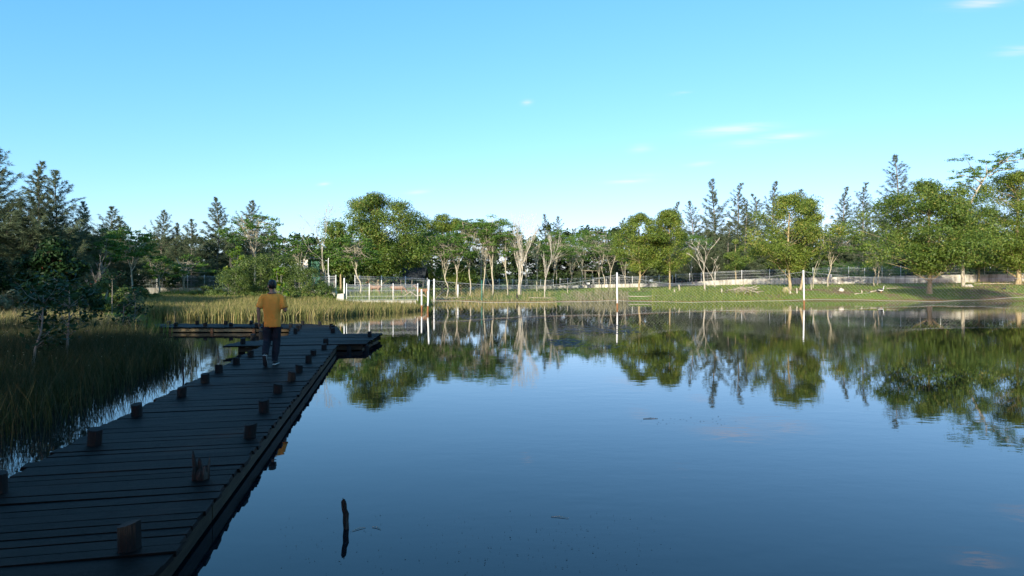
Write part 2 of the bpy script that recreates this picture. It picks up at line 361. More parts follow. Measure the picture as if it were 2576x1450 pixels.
# wet mud and algae along the waterline, reflection of the bank grass painted in
zr = nt.nodes.new('ShaderNodeMapRange'); zr.inputs[1].default_value = .05; zr.inputs[2].default_value = .16; nt.links.new(sp.outputs[2], zr.inputs[0])
ra = ramp(nt, [(.3, (.09, .075, .022)), (.7, (.26, .19, .065))]); nt.links.new(n3.outputs[0], ra.inputs[0])
mx2 = nt.nodes.new('ShaderNodeMix'); mx2.data_type = 'RGBA'; nt.links.new(zr.outputs[0], mx2.inputs[0]); nt.links.new(ra.outputs[0], mx2.inputs[6]); nt.links.new(mx.outputs[2], mx2.inputs[7])
nt.links.new(mx2.outputs[2], b.inputs['Base Color']); b.inputs['Roughness'].default_value = .95; b.inputs['Specular IOR Level'].default_value = .1
bump(nt, b, n3.outputs[0], .7, .08)
M['ground'] = m
tag(obj('ground', gm, m), kind='structure')

# ------------------------------------------------------------------ water
wm = mesh_np('water', [(-300, -40, 0), (300, -40, 0), (300, 130, 0), (-300, 130, 0)], [(0, 1, 2, 3)])
m, nt, b = nmat('water')
n_bed = noise(nt, .35, 5, .65)
rb_ = ramp(nt, [(.35, (.002, .006, .009)), (.62, (.007, .008, .011)), (.8, (.020, .014, .017))]); nt.links.new(n_bed.outputs[0], rb_.inputs[0])
nt.links.new(rb_.outputs[0], b.inputs['Base Color'])
b.inputs['Roughness'].default_value = .015; b.inputs['IOR'].default_value = 1.48
na = noise(nt, 3.0, 2, .5, 'Object', (.55, 1, 1)); nb = noise(nt, 11.0, 2, .5, 'Object', (.6, 1, 1)); nc = noise(nt, .13, 3, .55)
rc = ramp(nt, [(.36, (.15, .15, .15)), (.64, (1.2, 1.2, 1.2))]); nt.links.new(nc.outputs[0], rc.inputs[0])
s1 = nt.nodes.new('ShaderNodeMath'); s1.operation = 'MULTIPLY_ADD'; s1.inputs[1].default_value = .30
nt.links.new(nb.outputs[0], s1.inputs[0]); nt.links.new(na.outputs[0], s1.inputs[2])
s2 = nt.nodes.new('ShaderNodeMath'); s2.operation = 'MULTIPLY'; nt.links.new(s1.outputs[0], s2.inputs[0]); nt.links.new(rc.outputs[0], s2.inputs[1])
bump(nt, b, s2.outputs[0], 1.0, .0017)
M['water'] = m
tag(obj('water', wm, m), kind='structure')

# ------------------------------------------------------------------ pixel -> place
def at(px, py, D): return np.array(((px - CX) / F * D, D, HC - (py - YH) / F * D))
def flat(px, py, z):
    D = F * (HC - z) / (py - YH); return np.array(((px - CX) / F * D, D, z))
def hit(px, py):
    D = np.arange(4, 200, .1); p = np.stack([(px - CX) / F * D, D, HC - (py - YH) / F * D], -1)
    ok = p[:, 2] <= np.maximum(terrain(p[:, 0], p[:, 1]), 0)
    i = int(np.argmax(ok)) if ok.any() else len(D) - 1
    return p[i]
def foot(px, D):
    x = (px - CX) / F * D; return np.array((x, D, float(terrain(x, D))))

# ------------------------------------------------------------------ boardwalk
DZ = 0.20
def plank_mesh(k):
    bm = bmesh.new(); bmesh.ops.create_cube(bm, size=1)
    r = random.Random(k)
    for v in bm.verts:
        v.co.x += r.uniform(-.006, .006); v.co.y += r.uniform(-.03, .03); v.co.z += r.uniform(-.05, .05)
    me = bpy.data.meshes.new('plank'); bm.to_mesh(me); bm.free(); me.materials.append(M['plank'])
    # real-size box with a rounded arris is not needed below one pixel; the boards keep uneven ends
    return me
plank_m = [plank_mesh(i) for i in range(10)]
def plank(parent, a, bb, width, z, thick=.035):
    """one board from a to bb (its two end middles), top at z"""
    a = np.array(a); bb = np.array(bb); c = (a + bb) / 2; d = bb - a; L = np.linalg.norm(d)
    o = bpy.data.objects.new('plank', random.choice(plank_m)); col.objects.link(o); o.parent = parent
    o.location = (c[0], c[1], z - thick / 2 + random.uniform(-.005, .004))
    o.rotation_euler = (random.uniform(-.035, .035), random.uniform(-.004, .004), math.atan2(d[1], d[0]) + random.uniform(-.004, .004))
    o.scale = (L, width, thick)
def post_mesh(k, split=True):
    r = random.Random(k); n = 14; h = [0, .25, .5, .75, 1.0]
    v = []; f = []
    cut = r.randrange(n)
    for i, t in enumerate(h):
        for j in range(n):
            a = j * 2 * math.pi / n; rr = 1 + .06 * math.sin(3 * a + k) + r.uniform(-.02, .02)
            if j == cut and t > .2: rr *= .86
            v.append((rr * math.cos(a), rr * math.sin(a), t + (.015 * math.sin(a + k) if i == 4 else 0)))
    for i in range(4):
        for j in range(n): f.append((i * n + j, i * n + (j + 1) % n, (i + 1) * n + (j + 1) % n, (i + 1) * n + j))
    v.append((0, 0, 1.0)); c = len(v) - 1
    for j in range(n): f.append((4 * n + j, 4 * n + (j + 1) % n, c))
    me = bpy.data.meshes.new('post'); me.from_pydata(v, [], f); me.materials.append(M['post']); return me
post_m = [post_mesh(i) for i in range(6)]
def post(parent, x, y, h, r=.068, tilt=None):
    o = bpy.data.objects.new('post', random.choice(post_m)); col.objects.link(o); o.parent = parent
    o.location = (x, y, -.55); o.scale = (r * random.uniform(.93, 1.08), r * random.uniform(.93, 1.08), .55 + DZ + h)
    t = tilt or (random.uniform(-.035, .035), random.uniform(-.035, .035)); o.rotation_euler = (t[0], t[1], random.uniform(0, 6))
def beam(parent, p, q, w=.09, h=.13, z=None, mat='beam_shade'):
    p = np.array(p, float); q = np.array(q, float); g = Geo(); L = np.linalg.norm(q[:2] - p[:2])
    g.box((0, 0, 0), (L, w, h)); o = obj('beam', g.mesh('beam'), M[mat], parent)
    c = (p + q) / 2; o.location = (c[0], c[1], (DZ - .04 - h / 2 - .004) if z is None else z); o.rotation_euler = (0, 0, math.atan2(q[1] - p[1], q[0] - p[0]))

PD = np.array((1.0, .215)); PD /= np.linalg.norm(PD)      # direction the boards run
def edge_r(y): return -1.35 - .195 * y
main = empty('boardwalk', (-4.0, 12.0, 0))
def rel(o): return np.array((o.location[0], o.location[1]))
def local(o, x, y): return (x - o.location[0], y - o.location[1])
tag(main, 'long dark plank boardwalk running from the lower left corner out over the water', 'boardwalk')
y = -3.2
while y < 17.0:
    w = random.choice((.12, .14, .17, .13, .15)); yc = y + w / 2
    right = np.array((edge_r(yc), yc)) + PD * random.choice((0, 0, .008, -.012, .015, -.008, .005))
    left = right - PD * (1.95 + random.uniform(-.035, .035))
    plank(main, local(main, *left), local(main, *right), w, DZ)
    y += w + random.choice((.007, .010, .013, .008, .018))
for off in (.07, .95, 1.85):
    a = np.array((edge_r(-3), -3)) - PD * off; bq = np.array((edge_r(17.0), 17.0)) - PD * off
    for i in range(5):
        p0 = a + (bq - a) * i / 5; p1 = a + (bq - a) * (i + 1) / 5 - (bq - a) * .0012
        beam(main, local(main, *p0), local(main, *p1), mat='beam_shade')
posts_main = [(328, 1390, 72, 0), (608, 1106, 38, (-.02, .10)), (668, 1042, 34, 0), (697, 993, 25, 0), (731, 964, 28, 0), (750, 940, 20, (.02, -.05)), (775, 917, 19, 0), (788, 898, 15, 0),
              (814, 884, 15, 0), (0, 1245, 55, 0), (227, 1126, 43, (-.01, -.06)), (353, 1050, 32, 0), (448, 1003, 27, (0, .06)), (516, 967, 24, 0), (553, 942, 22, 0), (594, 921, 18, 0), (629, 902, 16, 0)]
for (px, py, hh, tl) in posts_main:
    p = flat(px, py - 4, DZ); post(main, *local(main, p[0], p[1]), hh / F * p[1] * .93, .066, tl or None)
# rotten stub with splinters
p = flat(506, 1204, DZ)
g = Geo()
for (dx, dy, h, r, tx) in ((-.045, .0, .24, .022, -.03), (-.015, .03, .17, .03, -.02), (.03, .0, .10, .03, .0), (.05, .015, .19, .014, .015), (.0, -.03, .09, .035, 0), (.03, -.03, .12, .02, .01), (-.04, -.03, .11, .024, -.01)):
    g.tube([(dx, dy, -.5), (dx + tx * .3, dy, h * .4), (dx + tx * .8, dy + .005, h * .8), (dx + tx, dy + .01, h)], [r, r * .95, r * .6, r * .1], 6)
o = obj('rotten_post', g.mesh('rotten_post'), M['rotten'], main); o.location = (*local(main, p[0], p[1]), DZ)

plat = empty('platform', (-5.6, 18.5, 0))
tag(plat, 'cross shaped plank platform in the water just beyond the walking person', 'platform')
y = 17.03
while y < 20.25:
    w = random.choice((.16, .18, .2)); yc = y + w / 2
    mid = np.array((-5.62 - .03 * (yc - 17), yc)); t = (yc - 17) / 3.2
    left = mid - PD * (2.0 + random.uniform(-.06, .06) - (.35 if t > .45 and t < .8 else 0) + (.0 if t < .8 else -.6))
    right = mid + PD * (1.66 - .10 * t + random.uniform(-.02, .02))
    plank(plat, local(plat, *left), local(plat, *right), w, DZ + .005)
    y += w + random.choice((.006, .012, .02))
for yy in (17.12, 18.6, 19.95):
    mid = np.array((-5.65 - .03 * (yy - 17), yy + .03)); beam(plat, local(plat, *(mid - PD * 1.6)), local(plat, *(mid + PD * 1.58)), .09, .12, z=.09)
for s in (-1.25, 1.5):
    a = np.array((-5.65, 17.25)) + PD * s; bq = np.array((-5.75, 19.85)) + PD * s; beam(plat, local(plat, *a), local(plat, *bq), .1, .10, z=-.005)
for (px, py, hh) in ((820, 866, 14), (609, 866, 15), (635, 855, 14), (656, 848, 15), (928, 848, 13), (925, 864, -4), (880, 866, -4), (605, 868, -4)):
    q = flat(px, py, DZ); post(plat, *local(plat, q[0], q[1]), hh / F * q[1] if hh > 0 else -.05, .065)

link = empty('boardwalk', (-7.0, 22.0, 0))
tag(link, 'short plank walkway joining the cross platform to the far boardwalk', 'boardwalk')
y = 20.32
while y < 25.2:
    w = random.choice((.16, .18, .2)); yc = y + w / 2; t = yc - 20.3
    rr = np.array((-5.40 - .33 * t, yc)); wd = 1.65 if yc < 23.2 else 1.9
    if yc > 24.2: rr[0] -= (yc - 24.2) * .8
    plank(link, local(link, *(rr - PD * (wd + random.uniform(-.03, .03)))), local(link, *rr), w, DZ + .003)
    y += w + random.choice((.006, .012, .02))
for off in (.1, 1.5):
    beam(link, local(link, -5.42 - off, 20.5), local(link, -6.75 - off, 24.5), .1, .13, z=.088)
for (px, py, hh) in ((745, 840, 14), (750, 832, 13), (753, 827, 11), (838, 838, 13), (836, 832, 13), (835, 827, 12), (733, 824, 9), (760, 817, 9), (805, 818, 8)):
    q = flat(px, py, DZ); post(link, *local(link, q[0], q[1]), hh / F * q[1], .065)

far = empty('boardwalk', (-12.0, 24.4, 0))
tag(far, 'far boardwalk lying crosswise in front of the reeds, sunlit along its edge beam', 'boardwalk')
x = -17.4
while x < -8.25:
    w = random.choice((.16, .18, .2)); xc = x + w / 2; dd = np.array((.22, 1.0)); dd /= np.linalg.norm(dd)
    a = np.array((xc - .12, 23.5 + random.uniform(-.04, .03))); bq = a + dd * (1.9 + random.uniform(-.05, .05))
    plank(far, local(far, *a), local(far, *bq), w, DZ + (.012 if random.random() < .1 else 0))
    x += w + random.choice((.008, .014, .022))
for i in range(6):
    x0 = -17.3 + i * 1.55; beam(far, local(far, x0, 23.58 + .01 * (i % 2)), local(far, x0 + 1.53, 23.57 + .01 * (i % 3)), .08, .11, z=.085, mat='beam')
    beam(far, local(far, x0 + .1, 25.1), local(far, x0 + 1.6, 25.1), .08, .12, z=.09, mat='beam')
    g = Geo(); g.box((0, 0, 0), (.09, .06, .16)); o = obj('joint_plate', g.mesh('joint_plate'), M['rust'], far); o.location = (*local(far, x0 + .01, 23.52), .07)
for (px, py) in ((425, 817), (443, 821.5), (496, 817), (517, 821.5), (568, 817), (581, 822), (632, 816.5), (645, 822), (690, 822), (385, 821)):
    q = flat(px, py, DZ); post(far, *local(far, q[0], q[1]), .135, .072)

# ------------------------------------------------------------------ person walking away
def remesh(o, vox, sm=6):
    r = o.modifiers.new('remesh', 'REMESH'); r.mode = 'VOXEL'; r.voxel_size = vox; r.use_smooth_shade = True
    s = o.modifiers.new('smooth', 'SMOOTH'); s.iterations = sm; s.factor = .5
def arc(pts, n=9):
    """smooth curve through points"""
    pts = np.asarray(pts, float); t = np.arange(len(pts)); tt = np.linspace(0, len(pts) - 1, n); out = []
    for u in tt:
        i = min(int(u), len(pts) - 2); f = u - i
        p0, p1, p2, p3 = pts[max(i - 1, 0)], pts[i], pts[i + 1], pts[min(i + 2, len(pts) - 1)]
        out.append(.5 * ((2 * p1) + (p2 - p0) * f + (2 * p0 - 5 * p1 + 4 * p2 - p3) * f * f + (3 * p1 - p0 - 3 * p2 + p3) * f ** 3))
    return np.array(out)
pf = flat(684, 919, DZ)
person = empty('person', (pf[0], pf[1], DZ), math.atan(.17))
tag(person, 'person in mustard yellow t-shirt and dark trousers walking away along the boardwalk', 'person')
XR = np.array((1., 0, 0))
def limb(g, pts, rad, n=12, k=12):
    c = arc(pts, n); r = arc(np.array(rad, float).reshape(len(pts), -1), n)
    if r.shape[1] == 1: r = np.repeat(r, 2, 1)
    g.tube(c, r, k, ref=np.array((.2, 1., .1)) if abs(c[-1][2] - c[0][2]) > .15 else None)
def hand(g, wrist, down, fwd, side, curl=.35):
    """palm, four fingers of different lengths, thumb from the side of the palm"""
    wrist, down, fwd = np.array(wrist), np.array(down, float), np.array(fwd, float)
    down /= np.linalg.norm(down); fwd -= down * (fwd @ down); fwd /= np.linalg.norm(fwd); inn = np.cross(down, fwd) * side
    palm = wrist + down * .095
    g.tube([wrist - down * .01, wrist + down * .03, wrist + down * .07, palm], [(.026, .020), (.036, .017), (.041, .016), (.038, .013)], 10, ref=fwd)
    for i, L in enumerate((.068, .078, .072, .056)):
        b0 = palm - down * .012 + fwd * (.028 - i * .0185)
        p1 = b0 + down * L * .5 + inn * L * .10; p2 = p1 + down * L * .32 + inn * L * curl * .6; p3 = p2 + down * L * .22 + inn * L * curl * .7
        g.tube([b0, p1, p2, p3], [.0095, .0088, .008, .0062], 7)
    b0 = wrist + down * .03 + fwd * .026
    g.tube([b0, b0 + down * .03 + fwd * .022 + inn * .01, b0 + down * .058 + fwd * .026 + inn * .022, b0 + down * .078 + fwd * .022 + inn * .03], [.013, .0115, .0098, .007], 7)
hipL, hipR = np.array((-.088, 0, .90)), np.array((.088, 0, .90))
kneeR, ankR = (.078, .05, .50), (.055, .0, .095)
kneeL, ankL = (-.095, .03, .505), (-.078, -.255, .235)
shL, shR = np.array((-.178, 0, 1.375)), np.array((.178, 0, 1.375))
elL, wrL = np.array((-.247, -.045, 1.13)), np.array((-.245, -.03, .885))
elR, wrR = np.array((.262, -.03, 1.115)), np.array((.205, .205, 1.125))
g = Geo()
limb(g, [(0, 0, .84), (0, 0, .98), (0, -.01, 1.15), (0, 0, 1.32), (0, 0, 1.42), (0, -.005, 1.46)], [(.085, .13), (.08, .115), (.085, .12), (.085, .135), (.06, .10), (.05, .06)])
limb(g, [(0, 0, 1.42), (0, .005, 1.47), (0, .02, 1.53)], [(.056, .058), (.052, .054), (.052, .054)], 6)
for (h, k_, a) in ((hipL, kneeL, ankL), (hipR, kneeR, ankR)):
    limb(g, [h, (np.array(h) + k_) / 2, k_, (np.array(k_) * .6 + np.array(a) * .4), a], [.082, .07, .05, .05, .034])
for (s, e, w) in ((shL, elL, wrL), (shR, elR, wrR)):
    limb(g, [s + (np.sign(-s[0]) * .04, 0, -.01), s + (0, 0, -.015), (s + e) / 2, e, e * .6 + w * .4, w], [.04, .042, .042, .037, .038, .026], 14)
hand(g, wrL, (0, .12, -1), (.1, 1, 0), 1)
hand(g, wrR, (-.35, 1, .05), (.2, 0, 1), 1, .8)
# head, turned a little to the left
hr = math.radians(28); hc = np.array((-.003, .028, 1.605))
def H(p): p = np.array(p, float); return hc + np.array((p[0] * math.cos(hr) - p[1] * math.sin(hr), p[0] * math.sin(hr) + p[1] * math.cos(hr), p[2]))
def ell(g, c, r, n=10, k=14):
    th = np.linspace(0, np.pi, n + 1); v = []; f = []
    for i, t in enumerate(th):
        for j in range(k):
            a = j * 2 * np.pi / k; v.append(H((c[0] + r[0] * np.sin(t) * np.cos(a), c[1] + r[1] * np.sin(t) * np.sin(a), c[2] + r[2] * np.cos(t))))
    for i in range(n):
        for j in range(k): f.append((i * k + j, (i + 1) * k + j, (i + 1) * k + (j + 1) % k, i * k + (j + 1) % k))
    g.add(v, f)
ell(g, (0, -.008, .018), (.074, .092, .092)); ell(g, (0, .028, -.045), (.056, .062, .068)); ell(g, (0, .062, -.092), (.026, .022, .02))
ell(g, (0, .094, -.012), (.013, .018, .026)); ell(g, (0, .098, -.026), (.017, .014, .011))
for s in (-1, 1): ell(g, (s * .077, -.006, -.012), (.012, .022, .034)); ell(g, (s * .03, .079, -.05), (.018, .01, .014))
body = obj('body', g.mesh('body'), M['skin'], person); remesh(body, .0075, 4)
for s in (-1, 1):
    g = Geo(); ell(g, (s * .031, .082, .004), (.013, .007, .0075)); obj('eye', g.mesh('eye', True), M['eye'], person)
g = Geo(); ell(g, (0, .084, -.066), (.024, .008, .006)); obj('mouth', g.mesh('mouth', True), M['lip'], person)
# hair: a cap over crown and nape, short sides, fringe
bm = bmesh.new(); bmesh.ops.create_icosphere(bm, subdivisions=4, radius=1)
rr = random.Random(3)
kill = []
for v in bm.verts:
    x, y_, z = v.co
    if (y_ > .18 and z < .28) or (y_ > -.15 and z < -.22 and abs(x) < 2) or z < -.72: kill.append(v)
bmesh.ops.delete(bm, geom=kill, context='VERTS')
for v in bm.verts:
    x, y_, z = v.co; q = 1 + .035 * math.sin(9 * x + 4 * z) * math.cos(7 * y_) + rr.uniform(-.022, .022) + (.05 if z > .5 else 0)
    v.co = H((x * .083 * q, -.010 + y_ * .101 * q, .022 + z * (.103 if z > 0 else .115) * q))
bmesh.ops.solidify(bm, geom=bm.faces[:], thickness=.006)
me = bpy.data.meshes.new('hair'); bm.to_mesh(me); bm.free(); obj('hair', me, M['hair'], person)
# t-shirt
g = Geo()
limb(g, [(0, .0, .775), (0, .0, .86), (.0, -.005, 1.0), (0, -.005, 1.15), (0, 0, 1.30), (0, 0, 1.395), (0, -.005, 1.455)],
     [(.125, .178), (.125, .180), (.118, .168), (.122, .175), (.122, .186), (.098, .165), (.066, .088)], 18, 20)
for (s, e) in ((shL, elL), (shR, elR)):
    d = e - s; limb(g, [s + (np.sign(-s[0]) * .08, 0, .01), s + (0, 0, .0), s + d * .4, s + d * .85], [.060, .064, .070, .076], 8, 14)
sh = obj('t_shirt', g.mesh('t_shirt'), M['shirt'], person); remesh(sh, .011, 8)
dtx = bpy.data.textures.new('folds', 'CLOUDS'); dtx.noise_scale = .11
dm = sh.modifiers.new('folds', 'DISPLACE'); dm.texture = dtx; dm.strength = .022; dm.mid_level = .5
# trousers
g = Geo()
limb(g, [(0, 0, .76), (0, 0, .84), (0, 0, .96)], [(.108, .155), (.108, .152), (.095, .135)], 8, 18)
limb(g, [(-.085, 0, .90), (-.092, .015, .72), kneeL, (-.088, -.12, .375), (-.08, -.235, .235)], [.085, .088, .078, .074, .062], 16, 14)
limb(g, [(.085, 0, .90), (.09, .03, .72), (.08, .05, .50), (.066, .02, .28), (.053, -.005, .075)], [.085, .088, .078, .072, .064], 16, 14)
tr = obj('trousers', g.mesh('trousers'), M['trousers'], person); remesh(tr, .012, 8)
dm = tr.modifiers.new('folds', 'DISPLACE'); dm.texture = dtx; dm.strength = .03; dm.mid_level = .5
# shoes
def shoe(heel, toe, up):
    heel, toe, up = np.array(heel, float), np.array(toe, float), np.array(up, float)
    ax = toe - heel; L = np.linalg.norm(ax); ax /= L; up -= ax * (up @ ax); up /= np.linalg.norm(up)
    def P(t, u): return heel + ax * L * t + up * u
    g = Geo(); g.tube([P(0, .035), P(.06, .045), P(.25, .052), P(.45, .045), P(.7, .036), P(.9, .03), P(1, .022)], [(.022, .03), (.032, .042), (.035, .046), (.038, .036), (.047, .028), (.042, .022), (.018, .012)], 14, ref=np.cross(up, ax))
    s = obj('shoe', g.mesh('shoe', True), M['shoe_dark'], person)
    g = Geo(); g.tube([P(-.02, .009), P(.03, .010), P(.25, .010), P(.5, .010), P(.75, .010), P(.93, .012), P(1.02, .016)], [(.02, .008), (.036, .012), (.039, .012), (.041, .012), (.049, .012), (.042, .012), (.015, .006)], 14, ref=np.cross(up, ax))
    obj('midsole', g.mesh('midsole', True), M['rubber_white'], s)
    g = Geo(); g.tube([P(-.01, -.003), P(.03, -.004), P(.25, -.004), P(.5, -.004), P(.75, -.004), P(.93, -.002), P(1.01, .004)], [(.018, .006), (.034, .008), (.037, .008), (.039, .008), (.047, .008), (.040, .008), (.013, .005)], 14, ref=np.cross(up, ax))
    obj('outsole', g.mesh('outsole', True), M['shoe_dark'], s)
    g = Geo(); g.tube([P(.18, .062), P(.22, .078), P(.24, .088)], [(.036, .042), (.037, .043), (.034, .04)], 14, ref=np.cross(up, ax)); obj('collar_trim', g.mesh('collar_trim', True), M['rubber_white'], s)
shoe((.055, -.075, .013), (.075, .195, .013), (0, 0, 1))
shoe((-.08, -.335, .235), (-.074, -.225, .004), (0, 1, .45))
g = Geo(); t = np.linspace(0, 2 * np.pi, 25); g.tube(np.stack([.067 * np.cos(t), .004 + .068 * np.sin(t), 1.462 + .012 * np.sin(t)], -1), [(.006, .024)] * 25, 8, False, ref=np.array((.01, .02, 1.)))
obj('neck_strap', g.mesh('neck_strap', True), M['strap'], person)

# ------------------------------------------------------------------ stakes in the water and marsh
g = Geo(); p = flat(871, 1330, 0)
pts = [(.005, 0, -.6), (0, 0, 0), (-.006, 0, .08), (-.004, .004, .15), (-.018, 0, .20), (-.022, 0, .25), (-.026, 0, .281)]
g.tube(pts, [.028, .027, .028, .029, .025, .026, .023], 9)
for k in range(6): g.tube([(-.026 + .016 * math.cos(k * 1.05), .016 * math.sin(k * 1.05), .27), (-.027 + .017 * math.cos(k * 1.05), .017 * math.sin(k * 1.05), .288 + .012 * (k % 3))], [.009, .003], 5)
st_ = obj('stake', g.mesh('stake'), M['rotten'], loc=p); st_.scale = (.8, .8, .74)
tag(st_, 'broken dark wooden stake standing in open water in front of the boardwalk', 'stake')
for (px, py, h, lean, lab) in ((462, 955, 52, -.04, 'thin dark stick poking out of the water at the tip of the marsh grass'), (432, 892, 26, .10, 'short twisted snag in the water left of the platform')):
    p = flat(px, py, 0); hh = h / F * p[1]; g = Geo()
    g.tube([(0, 0, -.4), (0, 0, 0), (lean * .4, 0, hh * .45), (lean * .2, 0, hh * .75), (lean, 0, hh)], [.02, .018, .016, .012, .006], 6)
    if lean > 0: g.tube([(.01, 0, hh * .3), (-.06, 0, hh * .55)], [.01, .004], 5)
    tag(obj('stick', g.mesh('stick'), M['rotten'], loc=p), lab, 'stick')
p = flat(177, 946, .03); g = Geo()
g.tube([(0, 0, -.3), (.0, 0, .12), (.012, 0, .24), (.0, 0, .30)], [.026, .028, .028, .02], 8)
rp = obj('marker_post', g.mesh('marker_post'), M['rust'], loc=p); tag(rp, 'short dark rusty post with crosspiece standing in the marsh grass', 'post')
g = Geo(); g.tube([(-.07, -.01, .21), (-.02, -.02, .235), (.05, -.01, .25), (.085, 0, .235)], [.022, .034, .03, .008], 7); obj('crosspiece', g.mesh('crosspiece'), M['rust'], rp)

# floating sticks near the stake
for (a, bq, lab) in (((886, 1336), (920, 1327), 'pale floating stick lying beside the dark stake'), ((936, 1326), (958, 1332), 'short floating twig right of the pale stick'),
                     ((1386, 1300), (1430, 1304), 'straight pale twig floating alone on open water'), ((1618, 1054), (1655, 1053), 'dark floating weed stem drifting in the middle of the pond')):
    p, q = flat(*a, .004), flat(*bq, .004); g = Geo(); d = q - p
    g.tube([(0, 0, 0), d * .5 + np.array((0, .015, .003)), d], [.002 * p[1] / 5, .003 * p[1] / 5, .0015 * p[1] / 5], 5)
    tag(obj('floating_stick', g.mesh('floating_stick'), M['dead_wood'], loc=p), lab, 'stick')
# floating specks and weed, uncountable
def specks(name, regions, lab, mat):
    v = []; f = []; n = 0; r = np.random.default_rng(11)
    for (x0, x1, y0, y1, cnt, s0, s1) in regions:
        for i in range(cnt):
            px, py = r.uniform(x0, x1), r.uniform(y0, y1)
            if r.random() < .7: px += 18 * math.sin(i * .7); py += 6 * math.cos(i * 1.1)
            p = flat(px, max(py, 730), .003); s = r.uniform(s0, s1); a = r.uniform(0, 6.28); k = 5
            for j in range(k):
                rr = s * r.uniform(.4, 1.2); v.append(p + np.array((rr * math.cos(a + j * 1.257) * 1.6, rr * math.sin(a + j * 1.257), r.uniform(0, .004))))
            f.append([n + j for j in range(k)]); n += k
    tag(obj(name, mesh_np(name, v, f), M[mat]), lab, 'weed', kind='stuff')
specks('floating_weed', [(700, 1700, 1290, 1450, 190, .0015, .0045), (1100, 1500, 1330, 1450, 50, .002, .006), (1610, 1850, 1050, 1068, 34, .004, .010),
                         (1090, 1390, 788, 808, 420, .05, .15), (1400, 1590, 820, 838, 300, .04, .12), (1380, 1460, 855, 868, 160, .03, .09), (1480, 1560, 868, 875, 60, .02, .06)],
       'scattered dark floating weed specks on the pond surface', 'algae')

# ------------------------------------------------------------------ plants: generators
def leaf_quads(c, n, L, W, r, droop=0.0, jitter=.35):
    """diamond leaves at points c with facing n; length L, width W arrays"""
    N = len(c)
    n = n + r.normal(0, jitter, (N, 3)); n /= np.linalg.norm(n, axis=1)[:, None] + 1e-9
    t = r.normal(0, 1, (N, 3)); t[:, 2] -= droop; t -= (t * n).sum(1)[:, None] * n; t /= np.linalg.norm(t, axis=1)[:, None] + 1e-9
    b_ = np.cross(n, t); L = np.broadcast_to(L, (N,))[:, None]; W = np.broadcast_to(W, (N,))[:, None]
    v = np.stack([c - t * L * .5, c + b_ * W * .5 - n * W * .15, c + t * L * .5, c - b_ * W * .5 - n * W * .15], 1).reshape(-1, 3)
    f = np.arange(N * 4).reshape(N, 4)
    return v, f
def sph(r, N):
    d = r.normal(0, 1, (N, 3)); return d / (np.linalg.norm(d, axis=1)[:, None] + 1e-9)
def limb_path(r, a, b_, n=5, wig=.06, sag=0.0):
    a, b_ = np.array(a, float), np.array(b_, float); t = np.linspace(0, 1, n)[:, None]; L = np.linalg.norm(b_ - a)
    p = a + (b_ - a) * t; w = r.normal(0, wig * L / 2, (n, 3)) * np.sin(np.pi * t); p += w; p[:, 2] += (sag * L * np.sin(np.pi * t))[:, 0]
    return p
def crown_mesh(name, clumps, r, per, L, W, flatz=.7, droop=.3, outw=.8, shell=.55):
    """clumps: rows (x,y,z,radius). leaves gather towards each clump's skin"""
    C = np.repeat(clumps, per, axis=0); N = len(C); d = sph(r, N)
    rad = C[:, 3] * (shell + (1 - shell) * r.random(N)) ** 1.0
    off = d * rad[:, None]; off[:, 2] *= flatz
    c = C[:, :3] + off
    nn = d * outw + np.array((0, 0, .45)); nn += r.normal(0, .3, (N, 3))
    v, f = leaf_quads(c, nn, L * r.uniform(.65, 1.25, N), W * r.uniform(.7, 1.2, N), r, droop)
    cl = np.repeat(r.random(len(clumps)), per)
    rnd = np.clip(.5 + (cl - .5) * .35 + r.normal(0, .2, N), 0, 1)
    return mesh_np(name, v, f, np.repeat(rnd, 4))

def place(name, p, label, cat, group=None):
    o = empty(name, tuple(p)); tag(o, label, cat, group); return o

